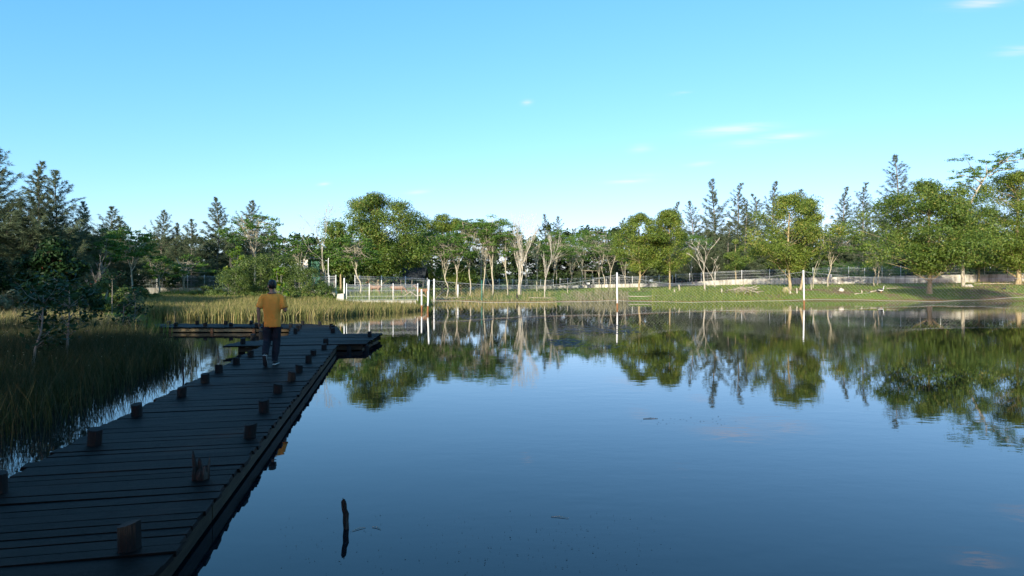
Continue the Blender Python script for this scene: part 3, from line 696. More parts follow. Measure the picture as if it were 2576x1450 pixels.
def broadleaf(p, H_, W_, zb, seed, lean=0.0, mat='leaf_broad', bark='bark_tan', nclump=70, per=150, label='', trunk_r=.13, L=.23, Wd=.088, group='broadleaf trees on the far bank', forks=1, name='broadleaf_tree', crest=.55):
    r = np.random.default_rng(seed); root = place(name, p, label, 'tree', group); g = Geo()
    tz = zb + (H_ - zb) * .72
    tp = np.array([(0, 0, -.25), (lean * .1, 0, zb * .35), (lean * .35, 0, zb), (lean * .7, .1, zb + (tz - zb) * .5), (lean, 0, tz)])
    tp[1:4, :2] += r.normal(0, .06, (3, 2)); tr_ = arc(tp, 12); g.tube(tr_, np.linspace(trunk_r, trunk_r * .3, 12) * np.concatenate([[1.35, 1.05], np.ones(10)]), 8)
    cl = []
    while len(cl) < nclump:
        u = r.random(); prof = min(1, (u / .22) ** .6 if u < .22 else 1) * (1 - max(0, (u - crest) / (1 - crest)) ** 1.9) ** .55
        a = r.uniform(0, 6.283); lob = 1 + .22 * math.sin(2 * a + seed) + .16 * math.sin(3 * a + 5 * u + seed * 2)
        q = (r.random() ** .5); rad = max(0, W_ / 2 * prof * lob - .3) * q
        cr = (.35 + W_ * r.uniform(.07, .13)) * (.75 + .4 * (1 - u))
        z = zb + cr * .7 + (H_ - zb - cr * 1.35) * u
        cl.append((lean * (.35 + .65 * u) + rad * math.cos(a), rad * math.sin(a), z, cr))
    cl = np.array(cl)
    for i in range(0, nclump, 2):
        c = cl[i]; zt = max(zb * 1.02, c[2] - np.hypot(c[0], c[1]) * r.uniform(.35, .8)); k = int(np.argmin(abs(tr_[:, 2] - zt)))
        br = max(.010, min(.05, trunk_r * .24) * (1 - (c[2] - zb) / (H_ - zb) * .6))
        g.tube(limb_path(r, tr_[k], tr_[k] * .15 + c[:3] * .85, 5, .07, .04), np.linspace(br, br * .3, 5), 5, False)
    obj('trunk', g.mesh('trunk', True), M[bark], root)
    obj('crown', crown_mesh('crown', cl, r, int(per * (2.0 if p[1] > 20 else 1.1)), L, Wd, .72, .3, .8, .3), M[mat], root)
    return root

def feathery(p, H_, W_, zb, seed, lean=0.0, label='', trunk_r=.06, mat='leaf_feather', bark='bark_pale', nlimb=5, nclump=26, per=110, fork=.4, L=.17, Wd=.085, flat_=.22, twigs=14, group='slender feathery trees on the far bank', name='feathery_tree'):
    r = np.random.default_rng(seed); root = place(name, p, label, 'tree', group); g = Geo()
    fz = H_ * fork; kink = r.normal(0, .10, 2)
    base = arc([(0, 0, -.2), (kink[0] + lean * .1, 0, fz * .35), (-kink[0] * .8 + lean * .2, kink[1], fz * .7), (lean * .4, 0, fz)], 8)
    g.tube(base, np.linspace(trunk_r * 1.2, trunk_r * .8, 8), 7)
    tips = []; limbs = []
    for i in range(nlimb):
        a = i * 6.283 / nlimb + r.uniform(-.5, .5); rad = W_ * r.uniform(.16, .36) * (0.3 if i == 0 else 1); tz = zb + (H_ - zb) * r.uniform(.45, .85)
        s = base[-1 - (i % 3)]; e = np.array((lean + rad * math.cos(a), rad * math.sin(a), tz)); m_ = (s + e) / 2 + np.array((0, 0, .06 * H_)) + r.normal(0, .06, 3)
        c = arc([s, s * .6 + m_ * .4 + r.normal(0, .04, 3), m_, e], 8); g.tube(c, np.linspace(trunk_r * .55, trunk_r * .22, 8), 6, False); limbs.append(c)
    cl = []
    for i in range(int(nclump * 2.3)):
        a = r.uniform(0, 6.283); q = r.random() ** .5; lay = r.random()
        rad = W_ / 2 * q * .88 * (1 - .45 * max(0, lay - .55) / .45); z = zb + (H_ - zb) * (lay + r.normal(0, .05)) * (1 - .28 * q * q)
        c = np.array((lean + rad * math.cos(a), rad * math.sin(a), z)); cr = W_ * r.uniform(.06, .135)
        cl.append((*c, cr)); lm = limbs[r.integers(nlimb)]; s = lm[min(7, 3 + r.integers(5))]
        g.tube(limb_path(r, s, c, 4, .05), np.linspace(trunk_r * .22, .006, 4), 4, False)
    for i in range(twigs):
        lm = limbs[r.integers(nlimb)]; s = lm[r.integers(1, 6)]; d = sph(r, 1)[0]; d[2] = abs(d[2]) * .7 + .15
        e = s + d * W_ * r.uniform(.12, .28); g.tube(limb_path(r, s, e, 4, .10), np.linspace(trunk_r * .16, .004, 4), 4, False)
    obj('trunk', g.mesh('trunk', True), M[bark], root)
    obj('crown', crown_mesh('crown', np.array(cl), r, int(per * .62), L, Wd, flat_ * 1.5, .1, .25, .1), M[mat], root)
    return root

def bare(p, H_, W_, seed, lean=0.0, label='', trunk_r=.09, bark='bark_white', stems=1, fork=.35, depth=4, group='bare leafless trees', up=.75, nch=3):
    r = np.random.default_rng(seed); root = place('bare_tree', p, label, 'tree', group); g = Geo(); gt = Geo()
    def grow(s, d, L, rad, lev):
        n = 5; pts = [s]; dd = d.copy()
        for i in range(n - 1):
            dd = dd + r.normal(0, .11, 3) + np.array((0, 0, .05)); dd /= np.linalg.norm(dd); pts.append(pts[-1] + dd * L / (n - 1))
        (g if lev < 2 else gt).tube(pts, np.linspace(rad, rad * .55, n), 6 if lev < 2 else 4, False)
        if lev >= depth: return
        for i in range(nch if lev else nch + 1):
            k = n - 1 if i < 2 else r.integers(1, n - 1); a = r.uniform(0, 6.283); sp_ = r.uniform(.28, .62) * (W_ / H_ * 1.3)
            nd = dd + sp_ * np.array((math.cos(a), math.sin(a), 0)); nd[2] = nd[2] * up + .3; nd /= np.linalg.norm(nd)
            grow(pts[k], nd, L * r.uniform(.55, .8), max(.011, rad * r.uniform(.36, .52)), lev + 1)
    for s in range(stems):
        a = s * 6.283 / max(stems, 1) + .4; d = np.array((lean / H_ + (.10 * math.cos(a) if stems > 1 else 0), (.1 * math.sin(a) if stems > 1 else 0), 1.0)); d /= np.linalg.norm(d)
        grow(np.array((.10 * math.cos(a) * (stems > 1), .1 * math.sin(a) * (stems > 1), -.2)), d, H_ * fork, trunk_r, 0)
    V = np.concatenate(g.v + gt.v); kz = H_ / V[:, 2].max(); kx = float(np.clip(W_ / (V[:, 0].max() - V[:, 0].min() + 1e-6), .55, 1.6))
    for G_ in (g, gt):
        for a_ in G_.v: a_[:, 2] *= kz; a_[:, :2] *= kx if lean == 0 else 1.0
    obj('trunk', g.mesh('trunk', True), M[bark], root); obj('twigs', gt.mesh('twigs'), M[bark], root)
    return root

def casuarina_meshes(seed, H_=20.0, R=4.4, nb=100, sub=9, per=22, low=.08, nl=(.3, .7), nw=(.016, .034)):
    """tall conifer-like tree: straight stem, rising arched branches, side twigs hung with grey-green needles"""
    r = np.random.default_rng(seed); g = Geo()
    st = arc([(0, 0, -.3), (r.normal(0, .08), 0, H_ * .3), (r.normal(0, .15), r.normal(0, .12), H_ * .65), (r.normal(0, .15), 0, H_ * .88), (r.normal(0, .025 * H_), r.normal(0, .012 * H_), H_)], 16)
    g.tube(st, np.linspace(.0085, .0006, 16) * H_, 7)
    C = []; Dv = []; Sc = []
    def hang(path, n, spread, dr, sc=1.0):
        Sc.append(np.full(n, sc))
        u = r.random(n) * (len(path) - 1); q = np.stack([np.interp(u, np.arange(len(path)), path[:, k]) for k in range(3)], 1)
        C.append(q + r.normal(0, spread, (n, 3))); dv = dr * .75 + r.normal(0, .38, (n, 3)); dv[:, 2] -= .12; Dv.append(dv)
    for i in range(nb):
        t = low + (1 - low) * ((i + r.random()) / nb) ** 1.25; t = min(t, .985); s = np.array([np.interp(t * H_, st[:, 2], st[:, k]) for k in range(3)])
        prof = (1 - t) ** .9 * (1.0 if t > .25 else .8 + .2 * t / .25) + .03
        L = R * prof * r.uniform(.5, 1.3) * (1.25 if r.random() < .12 else 1); a = i * 2.399 + r.uniform(-.5, .5); el = r.uniform(.05, .55) + .65 * t * t
        d = np.array((math.cos(a) * math.cos(el), math.sin(a) * math.cos(el), math.sin(el)))
        path = arc([s, s + d * L * .5 + np.array((0, 0, -.04 * L)), s + d * L + np.array((0, 0, .16 * L))], 7); br = .008 + .03 * prof
        g.tube(path, np.linspace(br, .004, 7), 4, False)
        hang(path[1:], int(per * .7), .02 * L + .02, d + np.array((0, 0, .3)), .4 + .6 * prof)
        ns = max(4, int(sub * (prof + .3)))
        for k in range(ns):
            f = 1.0 + 5 * (k + r.random()) / ns; b0 = np.array([np.interp(f, np.arange(7), path[:, q]) for q in range(3)]); sd = sph(r, 1)[0]; sd[2] = sd[2] * .5
            dd = d * .8 + sd * .75; dd /= np.linalg.norm(dd); l2 = L * r.uniform(.16, .36) * (1.15 - f / 10)
            p2 = arc([b0, b0 + dd * l2 * .55 + np.array((0, 0, .02 * l2)), b0 + dd * l2 + np.array((0, 0, -.10 * l2))], 4)
            hang(p2, int(per * (.45 + 1.1 * prof)), .016 * L + .02, dd, .4 + .6 * prof)
    hang(st[-2:], per, .03, np.array((0, 0, 1.2)), .4)
    c = np.concatenate(C); d = np.concatenate(Dv); d /= np.linalg.norm(d, axis=1)[:, None]; N = len(c)
    side = np.cross(d, r.normal(0, 1, (N, 3))); side /= np.linalg.norm(side, axis=1)[:, None] + 1e-9
    sc = np.concatenate(Sc)[:, None]; L = r.uniform(*nl, N)[:, None] * (.25 + .75 * sc); w = r.uniform(*nw, N)[:, None] * (.6 + .4 * sc)
    v = np.stack([c - side * w, c + side * w, c + d * L + np.array((0, 0, -.04))], 1).reshape(-1, 3)
    rnd = np.clip(.5 + r.normal(0, .22, N), 0, 1)
    return g.mesh('trunk', True), mesh_np('crown', v, np.arange(N * 3).reshape(N, 3), np.repeat(rnd, 3))
cas = []
for i in range(6):
    a, bq = casuarina_meshes(40 + i, 20, (5.4, 4.6, 5.8, 5.0, 6.2, 5.2)[i], 110, 10, 30, (.08, .12, .05, .1, .06, .08)[i], (.35, .8), (.015, .031)); a.materials.append(M['bark_grey']); bq.materials.append(M['leaf_casuarina']); cas.append((a, bq))
cas_near = []
for i in range(4):
    a, bq = casuarina_meshes(60 + i, 11, (3.5, 3.2, 3.8, 3.0)[i], 125, 12, 29, .04, (.22, .45), (.011, .024)); a.materials.append(M['bark_grey']); bq.materials.append(M['leaf_casuarina']); cas_near.append((a, bq))
def casuarina(px, top, D, label, near=False, k=None, wide=1.0, group='casuarina trees'):
    p = foot(px, D); Hh = HC + (YH - top) * D / F - p[2]; base = 11.0 if near else 20.0
    src = (cas_near if near else cas); a, bq = src[(k if k is not None else random.randrange(99)) % len(src)]
    root = place('casuarina_tree', p, label, 'tree', group); s = Hh / base
    root.scale = (s * wide * random.uniform(.92, 1.1), s * wide, s); root.rotation_euler = (random.uniform(-.05, .05), random.uniform(-.06, .06), random.uniform(0, 6.28))
    for nm, me in (('trunk', a), ('crown', bq)): obj(nm, me, None, root)
    return root

def shrub(px, top, D, wpx, label, seed, mat='leaf_shrub', L=.11, Wd=.05, n=34, per=130, name='shrub', group='shrubs along the left bank', bark='bark_grey', flatz=.8, z0=.02):
    r = np.random.default_rng(seed); p = foot(px, D); p[2] = max(p[2], -.1); Hh = HC + (YH - top) * D / F - p[2]; W_ = 1.25 * wpx * D / F
    root = place(name, p, label, 'shrub', group); g = Geo(); cl = []
    n = int(n * 1.35)
    for i in range(n):
        u = r.random(); a = r.uniform(0, 6.283); lob = 1 + .25 * math.sin(2 * a + seed) ; rad = W_ / 2 * lob * r.random() ** .5 * (1 - u ** 2.2) ** .5 * .9; cr = min(W_, Hh * 1.2) * r.uniform(.10, .2)
        cl.append((rad * math.cos(a), rad * math.sin(a), max(Hh * (z0 + .93 * u) - cr * .4, cr * .25), cr))
    for i in range(min(n, 16)):
        s = np.array((r.normal(0, W_ * .05), r.normal(0, W_ * .05), -.2)); g.tube(limb_path(r, s, cl[i][:3], 5, .10), np.linspace(.028, .008, 5), 5, False)
    obj('stems', g.mesh('stems', True), M[bark], root)
    obj('foliage', crown_mesh('foliage', np.array(cl), r, int(per * 1.3), L, Wd, flatz, .1, .6, .3), M[mat], root)
    return root

# ------------------------------------------------------------------ plants: the far bank, from left to right
def bl(px, base, top, wpx, bot, seed, label, D=None, **k):
    p = hit(px, base) if D is None else foot(px, D); D_ = p[1]
    Hh = HC + (YH - top) * D_ / F - p[2]; zb = HC + (YH - bot) * D_ / F - p[2]
    if 'lean' in k: k['lean'] = k['lean'] * D_ / F
    return broadleaf(p, Hh, 1.3 * wpx * D_ / F, max(zb, .3), seed, label=label, **k)
def fe(px, base, top, wpx, bot, seed, label, D=None, **k):
    p = hit(px, base) if D is None else foot(px, D); D_ = p[1]
    Hh = HC + (YH - top) * D_ / F - p[2]; zb = HC + (YH - bot) * D_ / F - p[2]
    if 'lean' in k: k['lean'] = k['lean'] * D_ / F
    return feathery(p, Hh, 1.3 * wpx * D_ / F, max(zb, .5), seed, label=label, **k)
def ba(px, base, top, wpx, seed, label, D=None, **k):
    p = hit(px, base) if D is None else foot(px, D); D_ = p[1]
    if 'lean' in k: k['lean'] = k['lean'] * D_ / F
    return bare(p, HC + (YH - top) * D_ / F - p[2], wpx * D_ / F, seed, label=label, **k)

bl(950, 0, 482, 205, 715, 101, 'tallest round leafy tree left of the middle, behind the white mesh fence', D=61, nclump=150, per=150, trunk_r=.2)
bl(856, 0, 556, 85, 700, 102, 'narrow leafy tree at the left side of the tallest round tree', D=58, nclump=36, per=140)
bl(1112, 0, 533, 110, 640, 103, 'leafy tree with brownish round top right of the dark shed roof', D=72, nclump=50, per=150, mat='leaf_olive', trunk_r=.16)
bl(1160, 0, 655, 90, 738, 104, 'low bushy tree behind the leaning white pole', D=66, nclump=26, per=140)
bl(1608, 731, 533, 118, 690, 105, 'olive leafy tree on the lawn with trunk just right of the middle white pole', nclump=62, per=150, mat='leaf_olive', trunk_r=.15)
bl(1684, 729, 522, 108, 695, 106, 'olive leafy tree right of the first lawn tree, its trunk before the shaded wall', nclump=60, per=150, mat='leaf_olive', trunk_r=.13)
bl(1986, 731, 478, 178, 692, 107, 'large yellowish leafy tree just left of the right white pole', nclump=95, per=150, mat='leaf_olive', trunk_r=.2)
bl(2012, 729, 498, 58, 660, 108, 'slim leafy tree leaning behind the right white pole', nclump=34, per=140, mat='leaf_olive', trunk_r=.14, lean=25)
bl(2338, 739, 447, 236, 700, 109, 'big dense leafy tree with thick forked trunk near the right shore', nclump=140, per=165, trunk_r=.30, L=.27, Wd=.10, crest=.4)
bl(2562, 716, 425, 210, 695, 110, 'broad leafy tree cut by the right edge of the picture', nclump=170, per=150, trunk_r=.36, mat='leaf_olive')
bl(2462, 0, 520, 130, 690, 111, 'leafy tree filling the gap before the right edge, behind the pale trunk', D=78, nclump=95, per=140, trunk_r=.15)
bl(1086, 0, 598, 100, 722, 114, 'leafy tree filling the space right of the dark hut roof', D=76, nclump=46, per=130)
bl(1020, 0, 585, 80, 690, 115, 'leafy tree behind the dark hut roof', D=74, nclump=40, per=130)
bl(1850, 0, 600, 60, 690, 113, 'small leafy tree between the casuarinas and the yellowish tree', D=92, nclump=24, per=120)
bl(2790, 0, 430, 220, 690, 112, 'leafy tree outside the right edge of the picture', D=72, nclump=60, per=130, trunk_r=.3)

# tall umbrella tree with pale trunk on the right
p = hit(2424, 723)
def up_(px, py): q = at(px, py, p[1]); return q - p
r = np.random.default_rng(5); root = place('umbrella_tree', p, 'pale trunked tree with flat umbrella crown rising highest at the right edge', 'tree', 'umbrella trees'); g = Geo()
tr_ = arc([(0, 0, -.3), up_(2422, 690), up_(2423, 640), up_(2426, 560), up_(2450, 495), up_(2484, 437)], 20); g.tube(tr_, np.linspace(.20, .07, 20), 8)
cl = []
for (ax, ay, bx, by, n) in ((2484, 437, 2520, 395, 5), (2484, 437, 2572, 384, 6), (2470, 455, 2415, 408, 5), (2465, 462, 2380, 446, 6), (2455, 480, 2380, 470, 4), (2484, 440, 2475, 412, 4), (2520, 410, 2600, 400, 4), (2478, 445, 2540, 425, 4)):
    a, e = up_(ax, ay), up_(bx, by); a[1] += r.normal(0, .3); e[1] += r.normal(0, 1.2); c = limb_path(r, a, e, 7, .06, .04); g.tube(c, np.linspace(.075, .025, 7), 6, False)
    for i in range(n):
        q = c[1 + r.integers(6)] + np.array((r.normal(0, .5), r.normal(0, .7), .18)); cl.append((*q, r.uniform(.45, .8)))
        for _ in range(3): cl.append((*(q + np.array((r.normal(0, .8), r.normal(0, .8), r.normal(0, .17)))), r.uniform(.3, .6)))
obj('trunk', g.mesh('trunk', True), M['bark_pale'], root); obj('crown', crown_mesh('crown', np.array(cl), r, 48, .17, .07, .34, .1, .25, .05), M['leaf_feather'], root)

fe(904, 750, 585, 115, 665, 201, 'bright green feathery tree inside the white mesh enclosure', lean=-14, fork=.5, nclump=34, D=50.5)
fe(1123, 743, 585, 125, 650, 202, 'forked pale tree with yellow-green feathery crown right of the leaning pole', nclump=34, D=61)
fe(1149, 743, 578, 100, 650, 203, 'thin pale stemmed feathery tree beside the green net post', nclump=22, D=62)
fe(1182, 742, 552, 95, 605, 204, 'feathery tree with kinked pale stem behind the net', nclump=22, D=63)
fe(1216, 740, 560, 90, 620, 205, 'feathery tree with leaning thin stem left of the straight brown stem', nclump=22, D=63.5, lean=12)
fe(1239, 739, 545, 125, 600, 206, 'feathery umbrella tree with straight brown stem left of the big bare tree', nclump=26, D=64, trunk_r=.08)
fe(1277, 739, 572, 95, 640, 207, 'feathery tree with curved stem just left of the big bare tree', nclump=22, D=64.5, lean=-14)
fe(1323, 0, 590, 80, 640, 208, 'slim feathery tree right behind the big bare tree', nclump=18, D=78)
fe(1351, 732, 596, 70, 640, 209, 'thin wavy stem with sparse leaves between the two bare trees', nclump=14, D=74)
fe(1390, 0, 580, 110, 640, 210, 'feathery tree with pale leaning stem right of the shoreline bare tree', nclump=26, D=82, lean=14)
fe(1437, 0, 600, 120, 650, 211, 'many branched pale feathery tree before the long concrete wall', nclump=28, D=86, nlimb=7, fork=.3)
fe(1400, 0, 610, 70, 660, 212, 'small thin feathery tree in front of the left end of the light wall', nclump=14, D=84)
fe(1507, 0, 620, 60, 690, 213, 'small feathery tree behind the leaning stump on the wall', nclump=14, D=92)
fe(1519, 0, 572, 130, 630, 214, 'tall feathery tree with curved white stem above the fence left of the middle pole', nclump=30, D=91, lean=-10)
fe(1534, 0, 606, 110, 650, 215, 'forked pale feathery tree directly left of the middle white pole', nclump=24, D=90, lean=12)
fe(1573, 0, 640, 60, 680, 216, 'thin pale stemmed tree under the first olive lawn tree', nclump=10, D=89)
fe(2083, 728, 572, 125, 640, 217, 'spreading bright feathery tree right of the right white pole', nclump=32, D=72, lean=20)
fe(1740, 0, 588, 120, 625, 218, 'flat topped feathery tree behind the white forked bare tree', nclump=24, D=84)
fe(2200, 0, 620, 80, 680, 219, 'thin stemmed feathery tree at the left side of the big dense tree', nclump=14, D=73)
fe(1210, 0, 556, 110, 600, 220, 'feathery crown showing behind the middle row of thin stems', nclump=24, D=76)
fe(1465, 0, 582, 110, 630, 221, 'feathery crown above the far open shelter', nclump=24, D=97)
fe(1070, 0, 590, 90, 650, 222, 'feathery tree between the tall round tree and the brownish topped tree', nclump=20, D=70)
fe(463, 741, 640, 120, 690, 223, 'pale forked tree with bare lower boughs before the left mesh fence', nclump=12, D=55, nlimb=7, twigs=34, fork=.42, trunk_r=.07)
fe(642, 0, 530, 140, 610, 224, 'tall feathery tree rising from the shrubs left of the person', nclump=26, D=54, trunk_r=.09, fork=.5, twigs=30)
fe(755, 0, 588, 120, 650, 225, 'feathery tree above the shrubs right of the person', nclump=26, D=56)
fe(330, 0, 570, 120, 650, 226, 'dark feathery tree right of the left casuarinas', nclump=32, D=47)
fe(262, 0, 580, 90, 660, 227, 'dark feathery tree among the left casuarinas', nclump=24, D=43)
fe(400, 0, 640, 90, 700, 228, 'low feathery tree left of the pale forked tree', nclump=20, D=52)
fe(560, 0, 655, 120, 720, 229, 'low spreading dark feathery tree behind the left mesh fence', nclump=30, D=66, per=150)
fe(500, 0, 665, 110, 715, 230, 'low layered green tree between the pale forked tree and the shrubs', nclump=30, D=63, per=150)
fe(2150, 0, 655, 190, 695, 231, 'low wide layered tree just behind the fence left of the big dense tree', nclump=40, D=88, per=150, fork=.3)

ba(1306, 737, 530, 95, 301, 'big bare white tree with many rising stems in the middle of the far bank', D=65, stems=3, fork=.34, trunk_r=.075, depth=4, nch=3)
ba(1370, 751, 575, 60, 302, 'bare pale tree standing right at the water edge', stems=1, fork=.42, trunk_r=.08)
ba(1774, 733, 600, 110, 303, 'white bare tree with a fork in front of the casuarinas', fork=.32, trunk_r=.07, nch=2)
ba(836, 0, 500, 110, 304, 'tall bare tree with pale trunk left of the tallest round tree', D=49, lean=-25, fork=.55, trunk_r=.085, nch=2, bark='bark_pale', depth=5)
ba(2205, 0, 610, 90, 305, 'grey bare branches at the left side of the big dense tree', D=74, fork=.25, trunk_r=.05, bark='bark_pale', nch=3)
ba(1240, 0, 545, 110, 306, 'bare twiggy tree top above the middle row of thin stems', D=69, fork=.45, trunk_r=.06, bark='bark_pale')
ba(2045, 0, 510, 40, 307, 'bare pale stem leaning behind the slim leafy tree', D=70, lean=20, fork=.5, trunk_r=.05, bark='bark_pale', nch=2)
ba(225, 0, 640, 60, 308, 'small bare tree in the shade before the left casuarinas', D=38, fork=.4, trunk_r=.05, bark='bark_grey')
ba(1800, 0, 640, 60, 309, 'low bare bough with twigs right of the white forked tree', D=78, fork=.3, trunk_r=.05, nch=2)

C_ = [(8, 365, 38, 1, 'tallest casuarina, at the left edge of the picture'), (85, 405, 38, 1, 'second casuarina from the left edge'), (142, 432, 40, 1, 'third casuarina from the left edge, with ragged drooping side'),
      (206, 508, 43, 1, 'short casuarina at the right end of the left group'), (-60, 400, 37, 1, 'casuarina just outside the left edge'), (45, 500, 44, 1, 'lower casuarina behind the left group'),
      (272, 520, 50, 1, 'thin casuarina tip above the dark feathery trees'), (312, 545, 52, 1, 'thin leaning casuarina tip right of the dark feathery trees'),
      (402, 530, 60, 1, 'leftmost of the wispy casuarinas behind the pale forked tree'), (438, 562, 61, 1, 'low wispy casuarina behind the pale forked tree'), (482, 552, 60, 1, 'wispy casuarina just right of the pale forked tree'),
      (545, 497, 63, 1, 'pointed casuarina standing alone left of the person'), (624, 506, 68, 1, 'casuarina behind the tall feathery tree left of the person'), (682, 560, 74, 0, 'slim casuarina tip above the person'),
      (590, 585, 70, 0, 'short casuarina between the two pointed ones left of the person'),
      (1365, 540, 112, 0, 'left one of two casuarina tips in the middle of the skyline'), (1408, 546, 112, 0, 'right one of two casuarina tips in the middle of the skyline'), (1480, 600, 108, 0, 'low dark casuarina behind the far shelter'),
      (1228, 566, 110, 0, 'faint casuarina tip behind the umbrella tree'), (1440, 575, 115, 0, 'casuarina tip hidden behind the middle feathery crowns'), (1570, 548, 112, 0, 'casuarina tip left of the first olive lawn tree'),
      (1694, 508, 110, 0, 'casuarina tip above the two olive lawn trees'), (1752, 505, 100, 0, 'casuarina right of the two olive lawn trees'), (1803, 448, 104, 0, 'tallest of the casuarinas left of the yellowish tree'),
      (1846, 462, 104, 0, 'second tallest casuarina left of the yellowish tree'), (1872, 500, 101, 0, 'casuarina beside the second tallest one'), (1893, 490, 108, 0, 'casuarina touching the left side of the yellowish tree'),
      (1941, 460, 112, 0, 'casuarina tip over the left part of the yellowish tree'), (2016, 478, 114, 0, 'casuarina tip over the right part of the yellowish tree'), (1780, 560, 98, 0, 'low casuarina behind the white forked bare tree'), (1830, 555, 97, 0, 'low dense casuarina behind the brush pile'),
      (2112, 473, 108, 0, 'pale casuarina right of the right white pole'), (2171, 462, 99, 0, 'dense dark casuarina left of the big dense tree'), (2232, 500, 112, 0, 'casuarina mostly hidden by the left side of the big dense tree'),
      (2262, 388, 116, 0, 'highest casuarina spire, above the big dense tree'), (2410, 510, 116, 0, 'casuarina tip between the big dense tree and the pale trunk'), (1660, 560, 106, 0, 'casuarina hidden between the two olive lawn trees'),
      (1540, 610, 104, 0, 'low dark casuarina behind the middle white pole'), (1620, 590, 103, 0, 'low dark casuarina behind the first olive lawn tree')]
for i, (px, top, D, near, lab) in enumerate(C_): casuarina(px, top, D, lab, bool(near), i, 1.2 if not near else 1.2)

# shrubs of the left bank
shrub(592, 668, 46, 120, 'large fine leaved shrub behind the reeds left of the person', 401, n=46)
shrub(655, 632, 48, 130, 'tallest shrub of the left bank, just left of the person', 402, n=52)
shrub(722, 640, 49, 110, 'tall shrub directly behind the person', 403, n=44)
shrub(775, 668, 47.5, 100, 'shrub right of the person reaching to the white fence', 404, n=40)
shrub(822, 728, 44.5, 60, 'low shrub against the white concrete block', 405, n=22)
shrub(755, 735, 43, 90, 'low bright shrub at the reed edge right of the person', 406, n=28)
shrub(520, 718, 46, 80, 'low shrub before the left mesh fence', 407, n=28)
shrub(636, 735, 43, 80, 'low bright shrub at the reed edge left of the person', 408, n=28)
shrub(455, 735, 44, 60, 'small shrub at the foot of the pale forked tree', 409, n=20)
shrub(566, 735, 43.5, 60, 'low light green shrub at the left end of the shrub row', 410, n=22)
shrub(703, 682, 41.5, 42, 'young bush with big glossy bright leaves behind the head of the person', 411, mat='leaf_fig', L=.30, Wd=.22, n=10, per=12, z0=.25)
shrub(590, 645, 49, 60, 'round leafy bush top above the fine leaved shrub', 412, mat='leaf_fig', L=.2, Wd=.08, n=16, per=60, z0=.4)
shrub(30, 728, 26, 75, 'pale leaved shrub catching sun at the left edge', 413, mat='leaf_pale', L=.13, Wd=.06, n=26, per=80)
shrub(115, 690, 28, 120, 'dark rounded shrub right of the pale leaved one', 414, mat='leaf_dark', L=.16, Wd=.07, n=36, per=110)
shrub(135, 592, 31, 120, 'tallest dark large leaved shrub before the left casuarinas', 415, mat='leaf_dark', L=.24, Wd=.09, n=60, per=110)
shrub(270, 705, 33, 100, 'dark green shrub under the left casuarinas', 416, mat='leaf_shrub', n=36)
shrub(350, 722, 38, 90, 'low dark shrub left of the sunlit reeds', 417, n=30)
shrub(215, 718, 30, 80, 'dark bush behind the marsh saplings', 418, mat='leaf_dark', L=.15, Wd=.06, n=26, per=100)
shrub(395, 738, 41, 70, 'low bush at the left end of the sunlit reeds', 419, n=24)
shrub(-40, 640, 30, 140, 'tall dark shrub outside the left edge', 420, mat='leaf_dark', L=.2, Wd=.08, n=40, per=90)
shrub(685, 740, 42.5, 36, 'tangle of dry grey twigs beside the person', 421, mat='reed_grey', L=.35, Wd=.012, n=14, per=60, bark='dead_wood')

# saplings standing in the marsh
def sapling(px, base, top, wpx, D, label, seed, lean=0., L=.16, nb=9, per=16):
    r = np.random.default_rng(seed); p = foot(px, D); p[2] = max(p[2], -.05); Hh = HC + (YH - top) * D / F - p[2]; W_ = wpx * D / F
    root = place('sapling', p, label, 'tree', 'saplings in the marsh'); g = Geo(); tr_ = arc([(0, 0, -.2), (lean * .3, 0, Hh * .35), (lean * .8, .02, Hh * .6), (lean, 0, Hh * .97)], 9); g.tube(tr_, np.linspace(.028, .008, 9), 7); C = []
    for i in range(nb):
        s = tr_[3 + r.integers(5)]; a = r.uniform(0, 6.283); e = s + np.array((math.cos(a) * W_ * .5 * r.uniform(.5, 1), math.sin(a) * W_ * .5 * r.uniform(.5, 1), Hh * r.uniform(.08, .28)))
        c = limb_path(r, s, e, 5, .06, -.03); g.tube(c, np.linspace(.008, .003, 5), 5, False)
        for j in range(int(per * 1.4)): C.append(c[2 + r.integers(3)] + r.normal(0, .11, 3))
    for j in range(40): C.append(tr_[-1] + r.normal(0, .16, 3))
    C = np.array(C); N = len(C); nn = r.normal(0, .4, (N, 3)) + np.array((0, -.2, .8)); v, f = leaf_quads(C, nn, L * r.uniform(.6, 1.2, N), L * .42 * r.uniform(.7, 1.2, N), r, .5)
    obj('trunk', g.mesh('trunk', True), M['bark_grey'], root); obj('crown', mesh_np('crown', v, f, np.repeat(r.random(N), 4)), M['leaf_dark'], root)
sapling(78, 960, 735, 150, 11.4, 'nearest marsh sapling with pale trunk and large dark leaves', 501, lean=.22, nb=12)
sapling(168, 935, 700, 190, 13, 'marsh sapling beside the rusty post, with wide dark branches', 502, lean=.05, nb=14, per=20)
sapling(336, 845, 735, 90, 21, 'slim marsh sapling near the far boardwalk end', 503, lean=.05, nb=10)
sapling(302, 850, 760, 70, 20, 'smallest marsh sapling left of the slim one', 504, lean=.12, nb=7)
sapling(224, 800, 720, 60, 30, 'pale stemmed sapling behind the marsh against the dark bushes', 505, lean=-.1, nb=9)
sapling(282, 800, 690, 60, 32, 'thin sapling under the left casuarinas', 506, nb=9)

